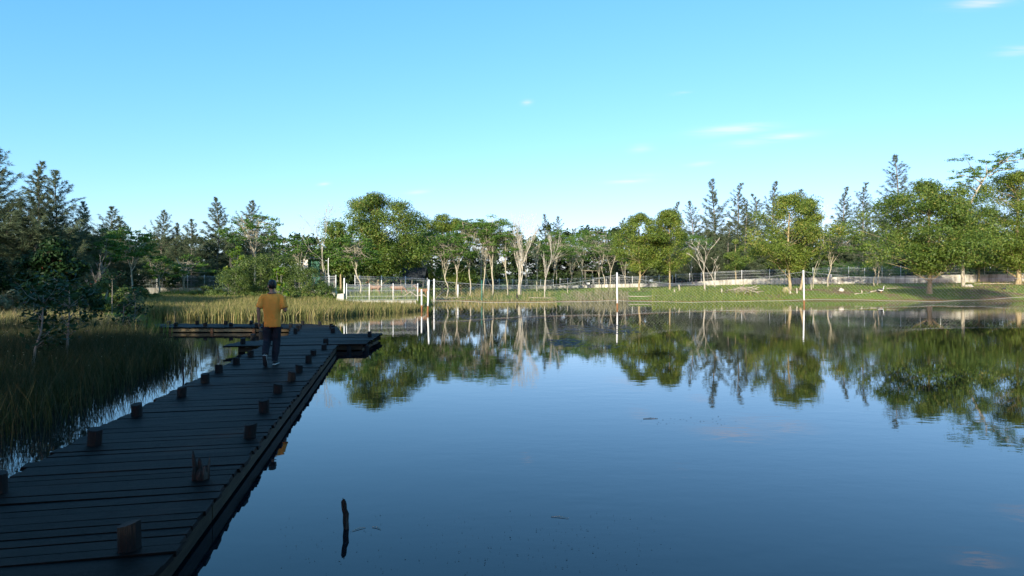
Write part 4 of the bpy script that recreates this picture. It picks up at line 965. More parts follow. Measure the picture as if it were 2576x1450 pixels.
# dense wood closing the view behind the trees (reads as one mass)
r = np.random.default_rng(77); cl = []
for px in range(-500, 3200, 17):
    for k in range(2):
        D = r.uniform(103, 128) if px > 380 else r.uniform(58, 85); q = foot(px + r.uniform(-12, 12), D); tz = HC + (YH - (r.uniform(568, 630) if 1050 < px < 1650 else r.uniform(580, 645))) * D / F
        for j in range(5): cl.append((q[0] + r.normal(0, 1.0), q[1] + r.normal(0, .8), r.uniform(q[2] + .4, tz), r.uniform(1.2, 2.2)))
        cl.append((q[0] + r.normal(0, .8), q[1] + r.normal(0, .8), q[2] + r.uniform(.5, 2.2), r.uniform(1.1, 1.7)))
tag(obj('woodland', crown_mesh('woodland', np.array(cl), r, 76, .75, .36, .6, .2, .5, .1), M['leaf_wood_shade']), 'dense wood closing the view behind the trees, canopy shade in its leaf colour', 'woodland', kind='stuff')

# trees on the viewer's own bank: they shade the boardwalk and the marsh
near_src = []
for i, (x, y_, h, w) in enumerate(((-24, -9, 10.2, 9), (-17, -11, 10.0, 8), (-11, -9, 8.8, 8), (-5, -11, 8.6, 8), (1, -9, 8.0, 7), (-33, -6, 11.5, 9), (8, -11, 8.5, 8), (-20, -18, 13, 9), (-13, -19, 11.5, 9), (-6, -19, 11.5, 9),
                                  (-36, 4, 11.5, 8), (-37, 12, 11, 8), (-42, 20, 11.5, 8), (-36, 1, 12, 9), (15, -10, 8.5, 8))):
    lab = 'tree on the near bank behind the viewpoint, shading the boardwalk'; q = (x, y_, float(terrain(x, y_)))
    if i < 4: near_src.append((broadleaf(q, h, w, .4, 600 + i, label=lab, group='trees behind the viewpoint', nclump=60, per=92, L=.36, Wd=.17, trunk_r=.2), h, w))
    else:
        src, h0, w0 = near_src[i % 4]; o = src.copy(); col.objects.link(o); o.location = q; o.scale = (w / w0, w / w0, h / h0); o.rotation_euler = (0, 0, i * 1.7)
        for ch in list(src.children): c = ch.copy(); col.objects.link(c); c.parent = o

# unseen flat-topped tree, added so its crown throws the dark patch across the pond
feathery((14.0, -10.0, float(terrain(14.0, -10.0))), 21.2, 11.5, 20.3, 640, label='unseen very tall flat crowned tree added right of the viewpoint to shade the far bank', group='trees behind the viewpoint', trunk_r=.2, fork=.7, nclump=46, per=120, L=.36, Wd=.2, twigs=4)

# ------------------------------------------------------------------ reeds and grass (stuff)
def blades(name, P, h, w, mat, seed, label, cat='grass', lean=.22, seg=2, kind='stuff'):
    """one tapered bent blade at every point of P"""
    r = np.random.default_rng(seed); N = len(P); a = r.uniform(0, 6.283, N); sd = np.stack([np.cos(a), np.sin(a), 0 * a], 1)
    ln = r.normal(0, lean, (N, 2)) * h[:, None]; top = P + np.concatenate([ln, h[:, None]], 1); mid = P + np.concatenate([ln * .3, h[:, None] * .55], 1); w = w[:, None]
    v = np.stack([P - sd * w, P + sd * w, mid + sd * w * .8, mid - sd * w * .8, top], 1).reshape(-1, 3)
    b0 = np.arange(N) * 5
    q = np.stack([b0, b0 + 1, b0 + 2, b0 + 3], 1); t = np.stack([b0 + 3, b0 + 2, b0 + 4, b0 + 4], 1)
    rn = np.clip(r.normal(.5, .24, N), 0, 1); rnd = np.repeat(rn, 5)
    tri = np.concatenate([np.stack([b0, b0 + 1, b0 + 2], 1), np.stack([b0, b0 + 2, b0 + 3], 1), np.stack([b0 + 3, b0 + 2, b0 + 4], 1)])
    tag(obj(name, mesh_np(name, v, tri, rnd), M[mat]), label, cat, kind=kind)
def scatter(n, x0, x1, y0, y1, test, seed):
    r = np.random.default_rng(seed); x = r.uniform(x0, x1, n); y = r.uniform(y0, y1, n); k = test(x, y, r); x, y = x[k], y[k]
    z = np.maximum(terrain(x, y), -.25); return np.stack([x, y, z], 1)
# front edge of the sunlit reed bed by picture column
rf_px = [340, 420, 500, 600, 700, 800, 870, 960, 1040, 1066]; rf_d = [33.5, 32.2, 31.3, 31.6, 32.0, 33.2, 35.0, 37.5, 40.2, 42.5]
def reed_test(x, y, r):
    px = CX + F * x / y; f = np.interp(px, rf_px, rf_d); bk = np.interp(px, [340, 800, 870, 1066], [43, 43.5, 41.5, 44]); return (px > 330 + r.normal(0, 8, len(x))) & (px < 1064) & (y > f + r.normal(0, .35, len(x)) + .3 * np.sin(x * 2.1)) & (y < bk)
P = scatter(90000, -28, -5, 30, 45, reed_test, 21); h = np.random.default_rng(1).uniform(.42, .80, len(P)) * np.interp(P[:, 1], [31, 44], [1.0, .6]) + .22 * (P[:, 2] < 0)
blades('reeds', P, h, np.random.default_rng(2).uniform(.010, .022, len(P)), 'reed', 3, 'golden sunlit reed bed along the far left shore')
# reeds further left, in broken light
def reed2(x, y, r): px = CX + F * x / y; return (px > -60) & (px < 345 + r.normal(0, 6, len(x))) & (x < marsh_x(y) - .2 + r.normal(0, .5, len(x)))
P = scatter(46000, -34, -9, 19, 36, reed2, 22)
blades('reeds', P, np.random.default_rng(3).uniform(.4, .85, len(P)), np.random.default_rng(4).uniform(.009, .018, len(P)), 'reed', 5, 'brown reeds between the dark marsh grass and the left shrubs')
# marsh grass in the shade, near left
def marsh_t(x, y, r):
    px = CX + F * x / y; e = marsh_x(y) - x; return (px > -160) & (e > r.gamma(1.2, .28, len(x)) - .28) & (r.random(len(x)) < np.clip(14 / y, .25, 1) * np.clip(.05 + e * .42, .03, 1))
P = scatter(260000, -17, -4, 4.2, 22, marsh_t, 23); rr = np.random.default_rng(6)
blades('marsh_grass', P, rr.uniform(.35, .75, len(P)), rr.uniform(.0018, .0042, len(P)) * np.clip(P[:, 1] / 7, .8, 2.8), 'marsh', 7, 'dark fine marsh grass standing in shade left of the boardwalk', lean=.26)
# seed heads
k = rr.random(len(P)) < .006; Q = P[k].copy(); Q[:, 2] += rr.uniform(.55, .85, len(Q))
v, f = leaf_quads(Q, np.tile((0, -1., .2), (len(Q), 1)), .018, .012, rr); tag(obj('seed_heads', mesh_np('seed_heads', v, f, np.ones(len(v))), M['reed_grey']), 'tiny pale seed heads over the dark marsh grass', 'grass', kind='stuff')
# reed tuft at the near end of the far boardwalk
P = np.stack([flat(392, 836, 0)[0] + rr.normal(0, .35, 240), 23.0 + rr.normal(0, .25, 240), np.full(240, -.2)], 1)
blades('reeds', P, rr.uniform(.5, 1.0, 240), rr.uniform(.006, .012, 240), 'reed_green', 8, 'green reed tuft in the water before the far boardwalk end')
# rushes along the far bank
def band(px0, px1, py0, py1, n, seed):
    r = np.random.default_rng(seed); out = []
    px = r.uniform(px0, px1, n); py = r.uniform(py0, py1, n)
    D = F * (HC - .05) / (py - YH); x = (px - CX) / F * D; z = np.maximum(terrain(x, D), -.15); return np.stack([x, D, z], 1)
def tuft(P, a, b_):
    px = CX + F * P[:, 0] / P[:, 1]; q = P[:, 0]; return rr.uniform(a, b_, len(P)) * (.55 + .35 * np.sin(q * .9 + 1) * np.sin(q * 2.3) + .25 * np.sin(q * 5.1)) + .08
P = band(1412, 1580, 752, 761, 1900, 31); blades('rushes', P, tuft(P, .6, 1.1) * np.clip((CX + F * P[:, 0] / P[:, 1] - 1405) / 60, .3, 1), rr.uniform(.012, .024, len(P)), 'reed_grey', 32, 'greyish dry rush clump at the water left of the middle white pole')
P = band(1640, 1985, 751, 760, 3600, 33); blades('rushes', P, tuft(P, .5, .95), rr.uniform(.012, .022, len(P)), 'reed_green', 34, 'long green rush bed at the water before the brush pile')
P = band(1090, 1400, 752, 768, 2200, 35); blades('rushes', P, rr.uniform(.25, .6, len(P)), rr.uniform(.010, .02, len(P)), 'reed', 36, 'thin yellow rushes along the middle of the far shore', lean=.3)
P = band(1195, 1235, 745, 758, 500, 37); blades('rushes', P, rr.uniform(.4, .9, len(P)), rr.uniform(.010, .02, len(P)), 'reed', 38, 'yellow grass tuft on the shore before the green net post', lean=.3)
P = band(2380, 2600, 745, 755, 700, 39); blades('rushes', P, rr.uniform(.15, .45, len(P)), rr.uniform(.010, .02, len(P)), 'reed', 40, 'sparse yellow grass on the bare bank at the right', lean=.35)
# lawn
def lawn_t(x, y, r):
    z = terrain(x, y); px = CX + F * x / y; return (z > .12) & (px > 840) & (y < 98) & (r.random(len(x)) < .35 + .65 * (np.sin(x * .31) * np.cos(y * .27 + x * .1) > -.2))
P = scatter(60000, -22, 62, 46, 98, lawn_t, 41); blades('lawn_grass', P, rr.uniform(.04, .13, len(P)), rr.uniform(.012, .03, len(P)), 'lawn', 42, 'short grazed grass on the far bank', lean=.5)
def weeds_t(x, y, r):
    z = terrain(x, y); px = CX + F * x / y; return (z > .05) & (px > 400) & (px < 1110)
P = scatter(9000, -30, -5, 40, 56, weeds_t, 43); blades('bank_grass', P, rr.uniform(.2, .6, len(P)), rr.uniform(.012, .024, len(P)), 'reed_green', 44, 'tall green grass under the shrubs on the left bank', lean=.35)

# ------------------------------------------------------------------ walls and fences
def wall(pts, z0, z1, thick, label, name='concrete_wall', step=None):
    """pts: plan polyline, z0/z1 lists bottom and top; one mesh with a coping line"""
    p = np.array(pts, float); d = np.gradient(p, axis=0); nrm = np.stack([-d[:, 1], d[:, 0]], 1); nrm /= np.linalg.norm(nrm, axis=1)[:, None]
    n = len(p); v = []; f = []
    for i in range(n):
        a = p[i] - nrm[i] * thick / 2; b_ = p[i] + nrm[i] * thick / 2
        v += [(*a, z0[i]), (*a, z1[i]), (*b_, z1[i]), (*b_, z0[i])]
    for i in range(n - 1):
        for j in range(4): f.append((i * 4 + j, i * 4 + (j + 1) % 4, (i + 1) * 4 + (j + 1) % 4, (i + 1) * 4 + j))
    f += [(0, 1, 2, 3), tuple((n - 1) * 4 + j for j in (3, 2, 1, 0))]
    me = bpy.data.meshes.new(name); me.from_pydata(v, [], f); c = p.mean(0)
    o = obj(name, me, M['concrete']); tag(o, label, 'wall'); return o
def panel_fence(P, hgt, label, bar=.11, t=.007, pr=.032, lift=0.0, group='welded mesh fences', skip=()):
    """P: list of 3D post feet. white posts, grey welded wire panels with folded top"""
    root = empty('mesh_fence', tuple(P[0])); tag(root, label, 'fence', group); o0 = np.array(P[0])
    for i, q in enumerate(P):
        g = Geo(); q = np.array(q) - o0; g.tube([q + (0, 0, -.05), q + (0, 0, hgt + .10)], pr, 8); obj('post', g.mesh('post', True), M['white_paint'], root)
    for i in range(len(P) - 1):
        if i in skip: continue
        a, b_ = np.array(P[i]) - o0, np.array(P[i + 1]) - o0; L = np.linalg.norm(b_ - a); g = Geo(); n = int(L / bar); dr = (b_ - a) / L; nr = np.array((-dr[1], dr[0], 0.))
        for j in range(1, n):
            q = a + (b_ - a) * j / n; g.tube([q + (0, 0, .03 + lift), q + (0, 0, hgt)], t, 3, False)
        for z in (.06 + lift, hgt * .28, hgt * .62, hgt * .86, hgt): g.tube([a + (0, 0, z), b_ + (0, 0, z)], t * 1.1, 3, False)
        for j in range(n):
            q = a + (b_ - a) * j / n; q2 = a + (b_ - a) * (j + .5) / n; q3 = a + (b_ - a) * (j + 1) / n
            g.tube([q + (0, 0, hgt * .86) - nr * .0, q2 + (0, 0, hgt * .93) - nr * .06, q3 + (0, 0, hgt)], t, 3, False)
        obj('wire_panel', g.mesh('wire_panel'), M['metal'], root)
    return root
# long retaining wall of the far bank
wp = [1395, 1480, 1560, 1605, 1680, 1760, 1800, 1890, 1990, 2110, 2230, 2360, 2506, 2640, 2800]; wD = [95.5, 94, 93, 92, 90, 88, 87.5, 86, 84, 82.5, 81, 79.5, 78, 77, 76]
wb = [729, 727, 725, 723.6, 723, 722, 721, 716, 715, 713, 712, 710, 708, 706, 704]; wt = [719.5, 717, 715, 714, 713, 709, 706, 702.5, 700, 697.5, 695.6, 693, 690.7, 689, 687]
pl = [((a - CX) / F * d, d) for a, d in zip(wp, wD)]; zt = [HC - (t - YH) / F * d for t, d in zip(wt, wD)]; zbm = [float(terrain(*q)) - .4 for q in pl]
wall(pl, zbm, zt, .25, 'long stained light concrete retaining wall behind the lawn')
def on_wall(px):
    d = np.interp(px, wp, wD); return ((px - CX) / F * d, d, float(np.interp(px, wp, zt)) - .01)
panel_fence([on_wall(px) for px in (1409, 1428, 1460, 1492, 1525, 1557, 1591, 1625, 1658, 1692)], 1.05, 'long white post mesh fence on the wall behind the middle white pole', bar=.13)
panel_fence([on_wall(px) for px in (1700, 1735, 1764, 1799, 1866, 1936, 1976)], 1.2, 'mesh fence on the wall behind the brush pile and casuarinas', bar=.13)
panel_fence([on_wall(px) for px in (2045, 2085, 2135, 2175, 2219, 2266, 2315, 2366, 2422, 2477, 2535, 2590, 2650)], 1.25, 'mesh fence with white posts on the wall behind the big dense tree', bar=.13)
# darker low wall and fence behind the middle row of thin stems
pl2 = [((a - CX) / F * d, d) for a, d in ((1180, 86), (1290, 88), (1400, 94.5))]
wall(pl2, [.2, .2, .2], [HC - (722 - YH) / F * 86, HC - (721 - YH) / F * 88, HC - (720 - YH) / F * 94.5], .25, 'shaded grey concrete wall behind the chain link net and thin stems')
panel_fence([((a - CX) / F * d, d, HC - (721.5 - YH) / F * d - .02) for a, d in ((1185, 86.1), (1222, 86.7), (1256, 87.4), (1290, 88), (1326, 90.1), (1360, 92.1), (1392, 94))], 1.0, 'dim mesh fence on the shaded wall behind the thin stems', bar=.14)
# enclosure at the left: near panels on a low kerb wall
kp = [((a - CX) / F * d, d) for a, d in ((860, 42.2), (1046, 43.2))]
wall(kp, [-.3, -.3], [.62, .60], .22, 'low concrete kerb wall under the near white mesh fence')
P4 = []
for a, d in ((872, 42.25), (929, 42.6), (989, 42.9), (1051, 43.2)): P4.append(((a - CX) / F * d, d, .60))
panel_fence(P4, 1.06, 'near white mesh fence of the deer enclosure behind the golden reeds', bar=.085, t=.007, pr=.028)
# concrete block and higher fence left of it
wall([((a - CX) / F * d, d) for a, d in ((700, 49.5), (790, 48.6), (846, 48.0))], [-.2] * 3, [1.12, 1.14, 1.15], .25, 'shaded concrete wall behind the shrubs right of the person')
panel_fence([((a - CX) / F * d, d, 1.13) for a, d in ((742, 49.1), (792, 48.6), (828, 48.2), (845, 48.0))], 1.15, 'tall mesh fence on the wall behind the shrubs right of the person', bar=.1)
g = Geo(); q = at(857, 745, 42.8)
g.add([(-.42, -.2, -.9), (.26, -.2, -.9), (.26, .3, -.9), (-.42, .3, -.9), (-.16, -.2, .30), (.25, -.2, .33), (.25, .3, .33), (-.16, .3, .30)], [(0, 3, 2, 1), (4, 5, 6, 7), (0, 1, 5, 4), (1, 2, 6, 5), (2, 3, 7, 6), (3, 0, 4, 7)])
tag(obj('concrete_block', g.mesh('concrete_block'), M['concrete'], loc=(q[0], q[1], .75)), 'pale concrete abutment block at the left end of the near white fence', 'block')
g = Geo(); q = foot(866, 43.5); g.tube([(0, 0, -.2), (0, 0, HC - (700 - YH) / F * 43.5 - q[2])], .045, 8); tag(obj('fence_post', g.mesh('fence_post', True), M['white_paint'], loc=q), 'tall white corner post above the concrete block', 'post')
# back fence of the enclosure
P5 = [((a - CX) / F * d, d, float(terrain((a - CX) / F * d, d))) for a, d in ((893, 56.5), (905, 56), (960, 57), (1020, 58), (1075, 59))]
panel_fence(P5, 1.5, 'back mesh fence of the deer enclosure under the tall round tree', bar=.12)
wall([((a - CX) / F * d, d) for a, d in ((866, 50), (893, 54.8), (905, 55.4))], [.2] * 3, [1.25, 1.22, 1.2], .2, 'short pale wall panel inside the deer enclosure')
# fence at the left behind the shrubs
P6 = [((a - CX) / F * d, d, HC - (741 - YH) / F * d + .55) for a, d in ((310, 55), (350, 56), (395, 57), (430, 57.8), (472, 58.5), (514, 59), (560, 59.5), (610, 60))]
wall([(q[0], q[1] + .02) for q in P6], [.2] * len(P6), [q[2] + .02 for q in P6], .2, 'low grey wall under the left mesh fence')
panel_fence(P6, 1.15, 'mesh fence with white posts behind the pale forked tree at the left', bar=.11)

# ------------------------------------------------------------------ white poles in the water and the net between them
def pole(px, base, top_px, top, D, r, label, rust=.35):
    a = at(px, base, D); a[2] = 0; t = at(top_px, top, D); root = empty('white_pole', tuple(a)); tag(root, label, 'pole', 'white poles standing in the pond'); d = t - a
    g = Geo(); L = d[2]; u = d / L
    g.tube([u * rust, u * (L * .35), u * (L * .7), d], [r, r, r * .98, r * .96], 12); obj('shaft', g.mesh('shaft', True), M['white_paint'], root)
    g = Geo(); g.tube([u * -.8, u * 0, u * rust * .6, u * (rust + .01)], [r * 1.06, r * 1.12, r * 1.04, r * 1.02], 12); obj('rusty_foot', g.mesh('rusty_foot', True), M['rust'], root)
    return d + a
pole(1061, 783, 1060.5, 728, 40.6, .050, 'short white pole beside the leaning one at the reed end')
top1 = pole(1076, 785, 1079, 704, 39.6, .055, 'leaning white pole at the right end of the golden reeds')
pole(1553, 774, 1552, 686, 45.5, .056, 'middle white pole standing in the pond', .32)
pole(2023, 768.5, 2021, 680, 50.5, .060, 'right white pole standing in the pond', .38)
npx = [1079, 1150, 1240, 1380, 1470, 1553, 1640, 1700, 1740, 1850, 1940, 2022, 2080, 2140, 2240, 2350, 2470, 2600, 2720]
nD = [39.8, 40.5, 41.5, 43.5, 44.6, 45.6, 46.4, 47, 47.4, 48.6, 49.6, 50.6, 51.2, 52, 53, 54, 55, 56, 57]
ntop = [706, 712, 718, 719, 708, 691, 709, 715, 716, 709, 696, 684, 690, 697, 700, 702, 702, 700, 698]
nbot = [757, 758, 761.5, 761, 759, 757, 759.5, 760.5, 761, 759, 757.5, 755, 754, 754.5, 757, 759, 755, 746, 742]
net = empty('net_fence', (0, 45, 0)); tag(net, 'sagging chain link net strung across the pond between the white poles', 'fence')
def npt(px, f): D = np.interp(px, npx, nD); py = np.interp(px, npx, ntop) * (1 - f) + np.interp(px, npx, nbot) * f; return at(px, py, D) - np.array((0, 45, 0))
cols_ = np.arange(1080, 2718, 4.6); rows = 13
grid = np.array([[npt(c, j / rows) for j in range(rows + 1)] for c in cols_])
seg = []
for i in range(len(cols_) - 1):
    for j in range(rows):
        seg.append((grid[i, j], grid[i + 1, j + 1]) if (i + j) % 2 else (grid[i + 1, j], grid[i, j + 1]))
seg = np.array(seg); A, B = seg[:, 0], seg[:, 1]; N = len(A); w = .0040
offs = np.array([(0, -w, w), (w * .3, w, 0), (-w * .3, 0, -w)]) * 1.0
v = np.concatenate([np.stack([A + o for o in offs], 1), np.stack([B + o for o in offs], 1)], 1).reshape(-1, 3)
b0 = np.arange(N)[:, None] * 6; fq = np.concatenate([b0 + np.array([[0, 1, 4, 3]]), b0 + np.array([[1, 2, 5, 4]]), b0 + np.array([[2, 0, 3, 5]])])
o = obj('chain_link_mesh', mesh_np('chain_link_mesh', v, fq), M['wire'], net); o['kind'] = 'stuff'
g = Geo(); g.tube([npt(c, 0) for c in np.arange(1079, 2718, 9)], .010, 5, False); obj('top_wire', g.mesh('top_wire'), M['wire'], net)
g = Geo(); g.tube([npt(c, 1) + np.array((0, 0,   .012 * math.sin(c * .05))) for c in np.arange(1085, 2718, 9)], .0065, 6, False); obj('white_rope', g.mesh('white_rope', True), M['rope'], net)
g = Geo(); g.tube([npt(c, .965) + np.array((0, .03, 0)) for c in np.arange(1085, 2718, 9)], .012, 5, False); obj('dark_cord', g.mesh('dark_cord', True), M['rust'], net)
# lower skirt of the net reaching into the water
seg = []
for i in range(len(cols_) - 1):
    p0, p1 = grid[i, -1], grid[i + 1, -1]
    for j in range(4):
        z0, z1 = p0[2] * (1 - j / 4) - .05 * j / 4, p0[2] * (1 - (j + 1) / 4) - .05 * (j + 1) / 4
        a, b_ = (p0, p1) if (i + j) % 2 else (p1, p0); seg.append(((a[0], a[1], z0), (b_[0], b_[1], z1)))
seg = np.array(seg); A, B = seg[:, 0], seg[:, 1]; N = len(A)
v = np.concatenate([np.stack([A + o_ for o_ in offs], 1), np.stack([B + o_ for o_ in offs], 1)], 1).reshape(-1, 3); b0 = np.arange(N)[:, None] * 6
fq = np.concatenate([b0 + np.array([[0, 1, 4, 3]]), b0 + np.array([[1, 2, 5, 4]]), b0 + np.array([[2, 0, 3, 5]])])
o = obj('net_skirt', mesh_np('net_skirt', v, fq), M['wire'], net); o['kind'] = 'stuff'
for (px, top, base, D, lab, mat) in ((1092, 702, 747, 52, 'white post with pale foot behind the leaning pole', 'white_paint'), (1152, 716, 744, 60, 'white post in the net shade right of the leaning pole', 'white_paint'), (1212, 706, 748, 57, 'green net post behind the shore grass', 'green_metal')):
    q = foot(px, D); g = Geo(); g.tube([(0, 0, -.2), (0, 0, HC - (top - YH) / F * D - q[2])], .06, 8); tag(obj('net_post', g.mesh('net_post', True), M[mat], loc=q), lab, 'post')

# ------------------------------------------------------------------ huts behind the trees
def hut(px0, px1, D, eave, ridge, label, depth=4.0, rf='roof_dark', gable=True):
    x0, x1 = (px0 - CX) / F * D, (px1 - CX) / F * D; zg = float(terrain((x0 + x1) / 2, D)); ze, zr = HC - (eave - YH) / F * D - zg, HC - (ridge - YH) / F * D - zg
    root = empty('hut', ((x0 + x1) / 2, D, zg)); tag(root, label, 'hut'); hw = (x1 - x0) / 2
    g = Geo()
    g.add([(-hw, 0, ze), (hw, 0, ze), (hw, depth / 2, zr), (-hw, depth / 2, zr), (-hw, depth, ze), (hw, depth, ze), (-hw, 0, ze - .08), (hw, 0, ze - .08), (hw, depth / 2, zr - .09), (-hw, depth / 2, zr - .09), (-hw, depth, ze - .08), (hw, depth, ze - .08)],
          [(0, 1, 2, 3), (3, 2, 5, 4), (6, 9, 8, 7), (9, 10, 11, 8), (0, 6, 7, 1), (4, 5, 11, 10), (0, 3, 9, 6), (3, 4, 10, 9), (1, 7, 8, 2), (2, 8, 11, 5)])
    obj('roof', g.mesh('roof'), M[rf], root)
    for sx in (-.88, 0, .88):
        for yy in (.25, depth - .3):
            g = Geo(); g.tube([(sx * hw, yy, -.2), (sx * hw, yy, ze)], .06, 7); obj('post', g.mesh('post', True), M['bark_grey'], root)
    if gable:
        g = Geo(); g.add([(-hw - .02, .1, ze - .1), (-hw - .02, depth / 2, zr - .12), (-hw - .02, depth - .1, ze - .1), (-hw + .04, .1, ze - .1), (-hw + .04, depth / 2, zr - .12), (-hw + .04, depth - .1, ze - .1)], [(0, 1, 2), (5, 4, 3), (0, 3, 4, 1), (1, 4, 5, 2), (2, 5, 3, 0)]); obj('gable_board', g.mesh('gable_board'), M['gable'], root)
    return root
hut(1003, 1068, 62, 701, 673, 'open hut with dark sheet roof right of the tallest round tree', 3.4)
h2 = hut(1470, 1512, 104, 681, 679, 'far open shelter with pale eave behind the fence left of the middle pole', 4.0, 'gable', False)
for dx in (-.5, .5):
    g = Geo(); g.box((dx * 1.3, .5, .95), (1.2, .08, .06)); obj('rail', g.mesh('rail'), M['cut_wood'], h2)
# watch hut with peeling pillar and green net
D = 63.0; zg = float(terrain((795 - CX) / F * D, D)); root = empty('raised_hut', ((795 - CX) / F * D, D, zg)); tag(root, 'raised hut with peeling white pillar, green net and dark roof behind the bare tree', 'hut')
def hl(px, py): q = at(px, py, D); return q[0] - root.location[0], q[2] - zg
x0, z1 = hl(776, 641); x1, _ = hl(868, 641); _, z0 = hl(776, 649)
g = Geo(); g.add([(x0 - .15, -.3, z0), (x1, -.3, z0), (x1, 3.2, z1), (x0 + .35, 3.2, z1), (x0 - .15, -.3, z0 - .12), (x1, -.3, z0 - .12), (x1, 3.2, z1 - .12), (x0 + .35, 3.2, z1 - .12)], [(0, 1, 2, 3), (7, 6, 5, 4), (0, 4, 5, 1), (1, 5, 6, 2), (2, 6, 7, 3), (3, 7, 4, 0)])
obj('roof', g.mesh('roof'), M['roof_dark'], root)
xa, za = hl(763, 650); xb, zb_ = hl(774, 694)
g = Geo(); g.box(((xa + xb) / 2, .2, (za) / 2 - .1), (xb - xa, .4, za + .2)); obj('pillar', g.mesh('pillar'), M['peeling'], root)
xc, _ = hl(800, 650); g = Geo(); g.box(((xb + xc) / 2, .5, za / 2 + .1), (xc - xb, .03, za - .4)); obj('net_screen', g.mesh('net_screen'), M['green_net'], root)
for px in (805, 838, 862):
    xx, _ = hl(px, 0); g = Geo(); g.tube([(xx, .4, -.2), (xx, .4, z0 - .1)], .05, 7); obj('post', g.mesh('post', True), M['bark_grey'], root)
q = foot(826, 52); g = Geo(); hh = HC - (650 - YH) / F * 52 - q[2]; g.tube([(0, 0, -.2), (0, 0, hh - .1), (.03, 0, hh), (.14, 0, hh + .08)], .035, 8); tag(obj('lamp_pole', g.mesh('lamp_pole', True), M['white_paint'], loc=q), 'thin white pole with bent top left of the bare tree trunk', 'pole')
for (px, py, D, lab) in ((1479, 712, 93.3, 'small white box on the wall behind the fence left of the middle pole'), (2087, 695, 82.2, 'small white box on the wall right of the right white pole')):
    q = at(px, py, D); zt_ = np.interp(px, wp, zt); g = Geo(); g.box((0, 0, .22), (.5, .22, .3)); g.box((0, 0, .04), (.3, .15, .1)); tag(obj('utility_box', g.mesh('utility_box'), M['white_paint'], loc=(q[0], q[1] + .0, zt_ - .01)), lab, 'box')

# ------------------------------------------------------------------ things lying on the far bank
def log(name, a, b_, r0, r1, mat, label, cat='log', group=None):
    a, b_ = np.array(a, float), np.array(b_, float); g = Geo(); d = b_ - a; n = np.random.default_rng(int(abs(a[0] * 91)))
    g.tube([np.zeros(3), d * .3 + n.normal(0, .03, 3), d * .65 + n.normal(0, .03, 3), d], [r0, r0 * .95, (r0 + r1) / 2, r1], 8); return tag(obj(name, g.mesh(name, True), M[mat], loc=a), label, cat, group)
# brush pile: every branch its own part
q = hit(1868, 738); root = empty('brush_pile', tuple(q)); tag(root, 'heap of pale cut branches and sticks on the lawn left of the yellowish tree', 'brush pile'); r = np.random.default_rng(9)
for i in range(64):
    a = r.uniform(0, 6.283); L = r.uniform(.7, 2.6); c = np.array((r.normal(0, .55), r.normal(0, .4), 0)); c[2] = max(.05, .62 * math.exp(-(c[0] ** 2 + c[1] ** 2) * 1.0) * r.uniform(.2, 1.0)); tl = r.normal(0, .22)
    d = np.array((math.cos(a) * (1 if r.random() < .8 else .4), .5 * math.sin(a), tl)); d /= np.linalg.norm(d); rr_ = r.uniform(.012, .04) if i > 7 else r.uniform(.05, .075)
    p0, p1 = c - d * L / 2, c + d * L / 2
    for pp in (p0, p1):
        zz = float(terrain(q[0] + pp[0], q[1] + pp[1])) - q[2] + .03
        if pp[2] < zz: pp[2] = zz
    g = Geo(); g.tube(limb_path(r, p0, p1, 4, .05), np.linspace(rr_, rr_ * .6, 4), 6); obj('branch', g.mesh('branch', True), M['dead_wood'], root)
for (px, py, h, rad, lab) in ((1816, 736, 9, .09, 'cut stump left of the brush pile'), (1709, 732, 15, .10, 'pointed cut stump on the lawn right of the second olive tree'), (1697, 737, 8, .08, 'small stump on the lawn beside the pointed one'),
                              (2005, 738, 13, .07, 'pale cut stub between the two trunks left of the right pole'), (1988, 739, 7, .09, 'low stump under the hay bundle'), (2041, 729, 17, .05, 'thin stake in the shade right of the right pole'),
                              (1498, 724, 34, .10, 'leaning bare trunk stub against the long wall'), (1428, 737, 16, .04, 'thin stake on the lawn left of the middle pole'), (1301, 752, 12, .09, 'dark broken stump at the water left of the bare shoreline tree'),
                              (2168, 737, 6, .06, 'small cut stump near the white boulder')):
    q = hit(px, py); hh = h / F * q[1]; g = Geo(); ln = -.35 * hh if px == 1498 else .05 * hh; ln = .28 * hh if px == 1498 else ln
    g.tube([(0, 0, -.15), (0, 0, 0), (-ln * .5, 0, hh * .5), (-ln, 0, hh)], [rad * 1.3, rad * 1.15, rad, rad * .85], 9); g.tube([(-ln - rad * .3, 0, hh - .02), (-ln - rad * .4, 0, hh + rad * .8)], [rad * .4, rad * .1], 5)
    tag(obj('stump', g.mesh('stump', True), M['rotten' if px == 1301 else 'bark_pale'], loc=q), lab, 'stump')
def blob(px, py, w, h, dpt, mat, name, label, cat, seed):
    q = hit(px, py); s = q[1] / F; bm = bmesh.new(); bmesh.ops.create_icosphere(bm, subdivisions=3, radius=1); r = random.Random(seed); ph = [r.uniform(0, 6) for _ in range(4)]
    for v in bm.verts:
        k = 1 + .13 * math.sin(3 * v.co.x + ph[0]) * math.cos(2.5 * v.co.y + ph[1]) + .09 * math.sin(5 * v.co.z + ph[2] + 2 * v.co.x)
        v.co = Vector((v.co.x * w * s / 2 * k * (1.1 - .25 * v.co.z), v.co.y * dpt / 2 * k, (v.co.z * .55 + .42) * h * s * k))
    me = bpy.data.meshes.new(name); bm.to_mesh(me); bm.free(); me.polygons.foreach_set('use_smooth', np.ones(len(me.polygons), bool)); return tag(obj(name, me, M[mat], loc=q), label, cat)
blob(2116, 734, 12, 9.5, .5, 'stone', 'boulder', 'white rounded boulder on the lawn right of the right pole', 'boulder', 1)
blob(1978, 737, 17, 17, .7, 'hay', 'hay_bundle', 'shaggy hay bundle under the large yellowish tree', 'hay', 2)
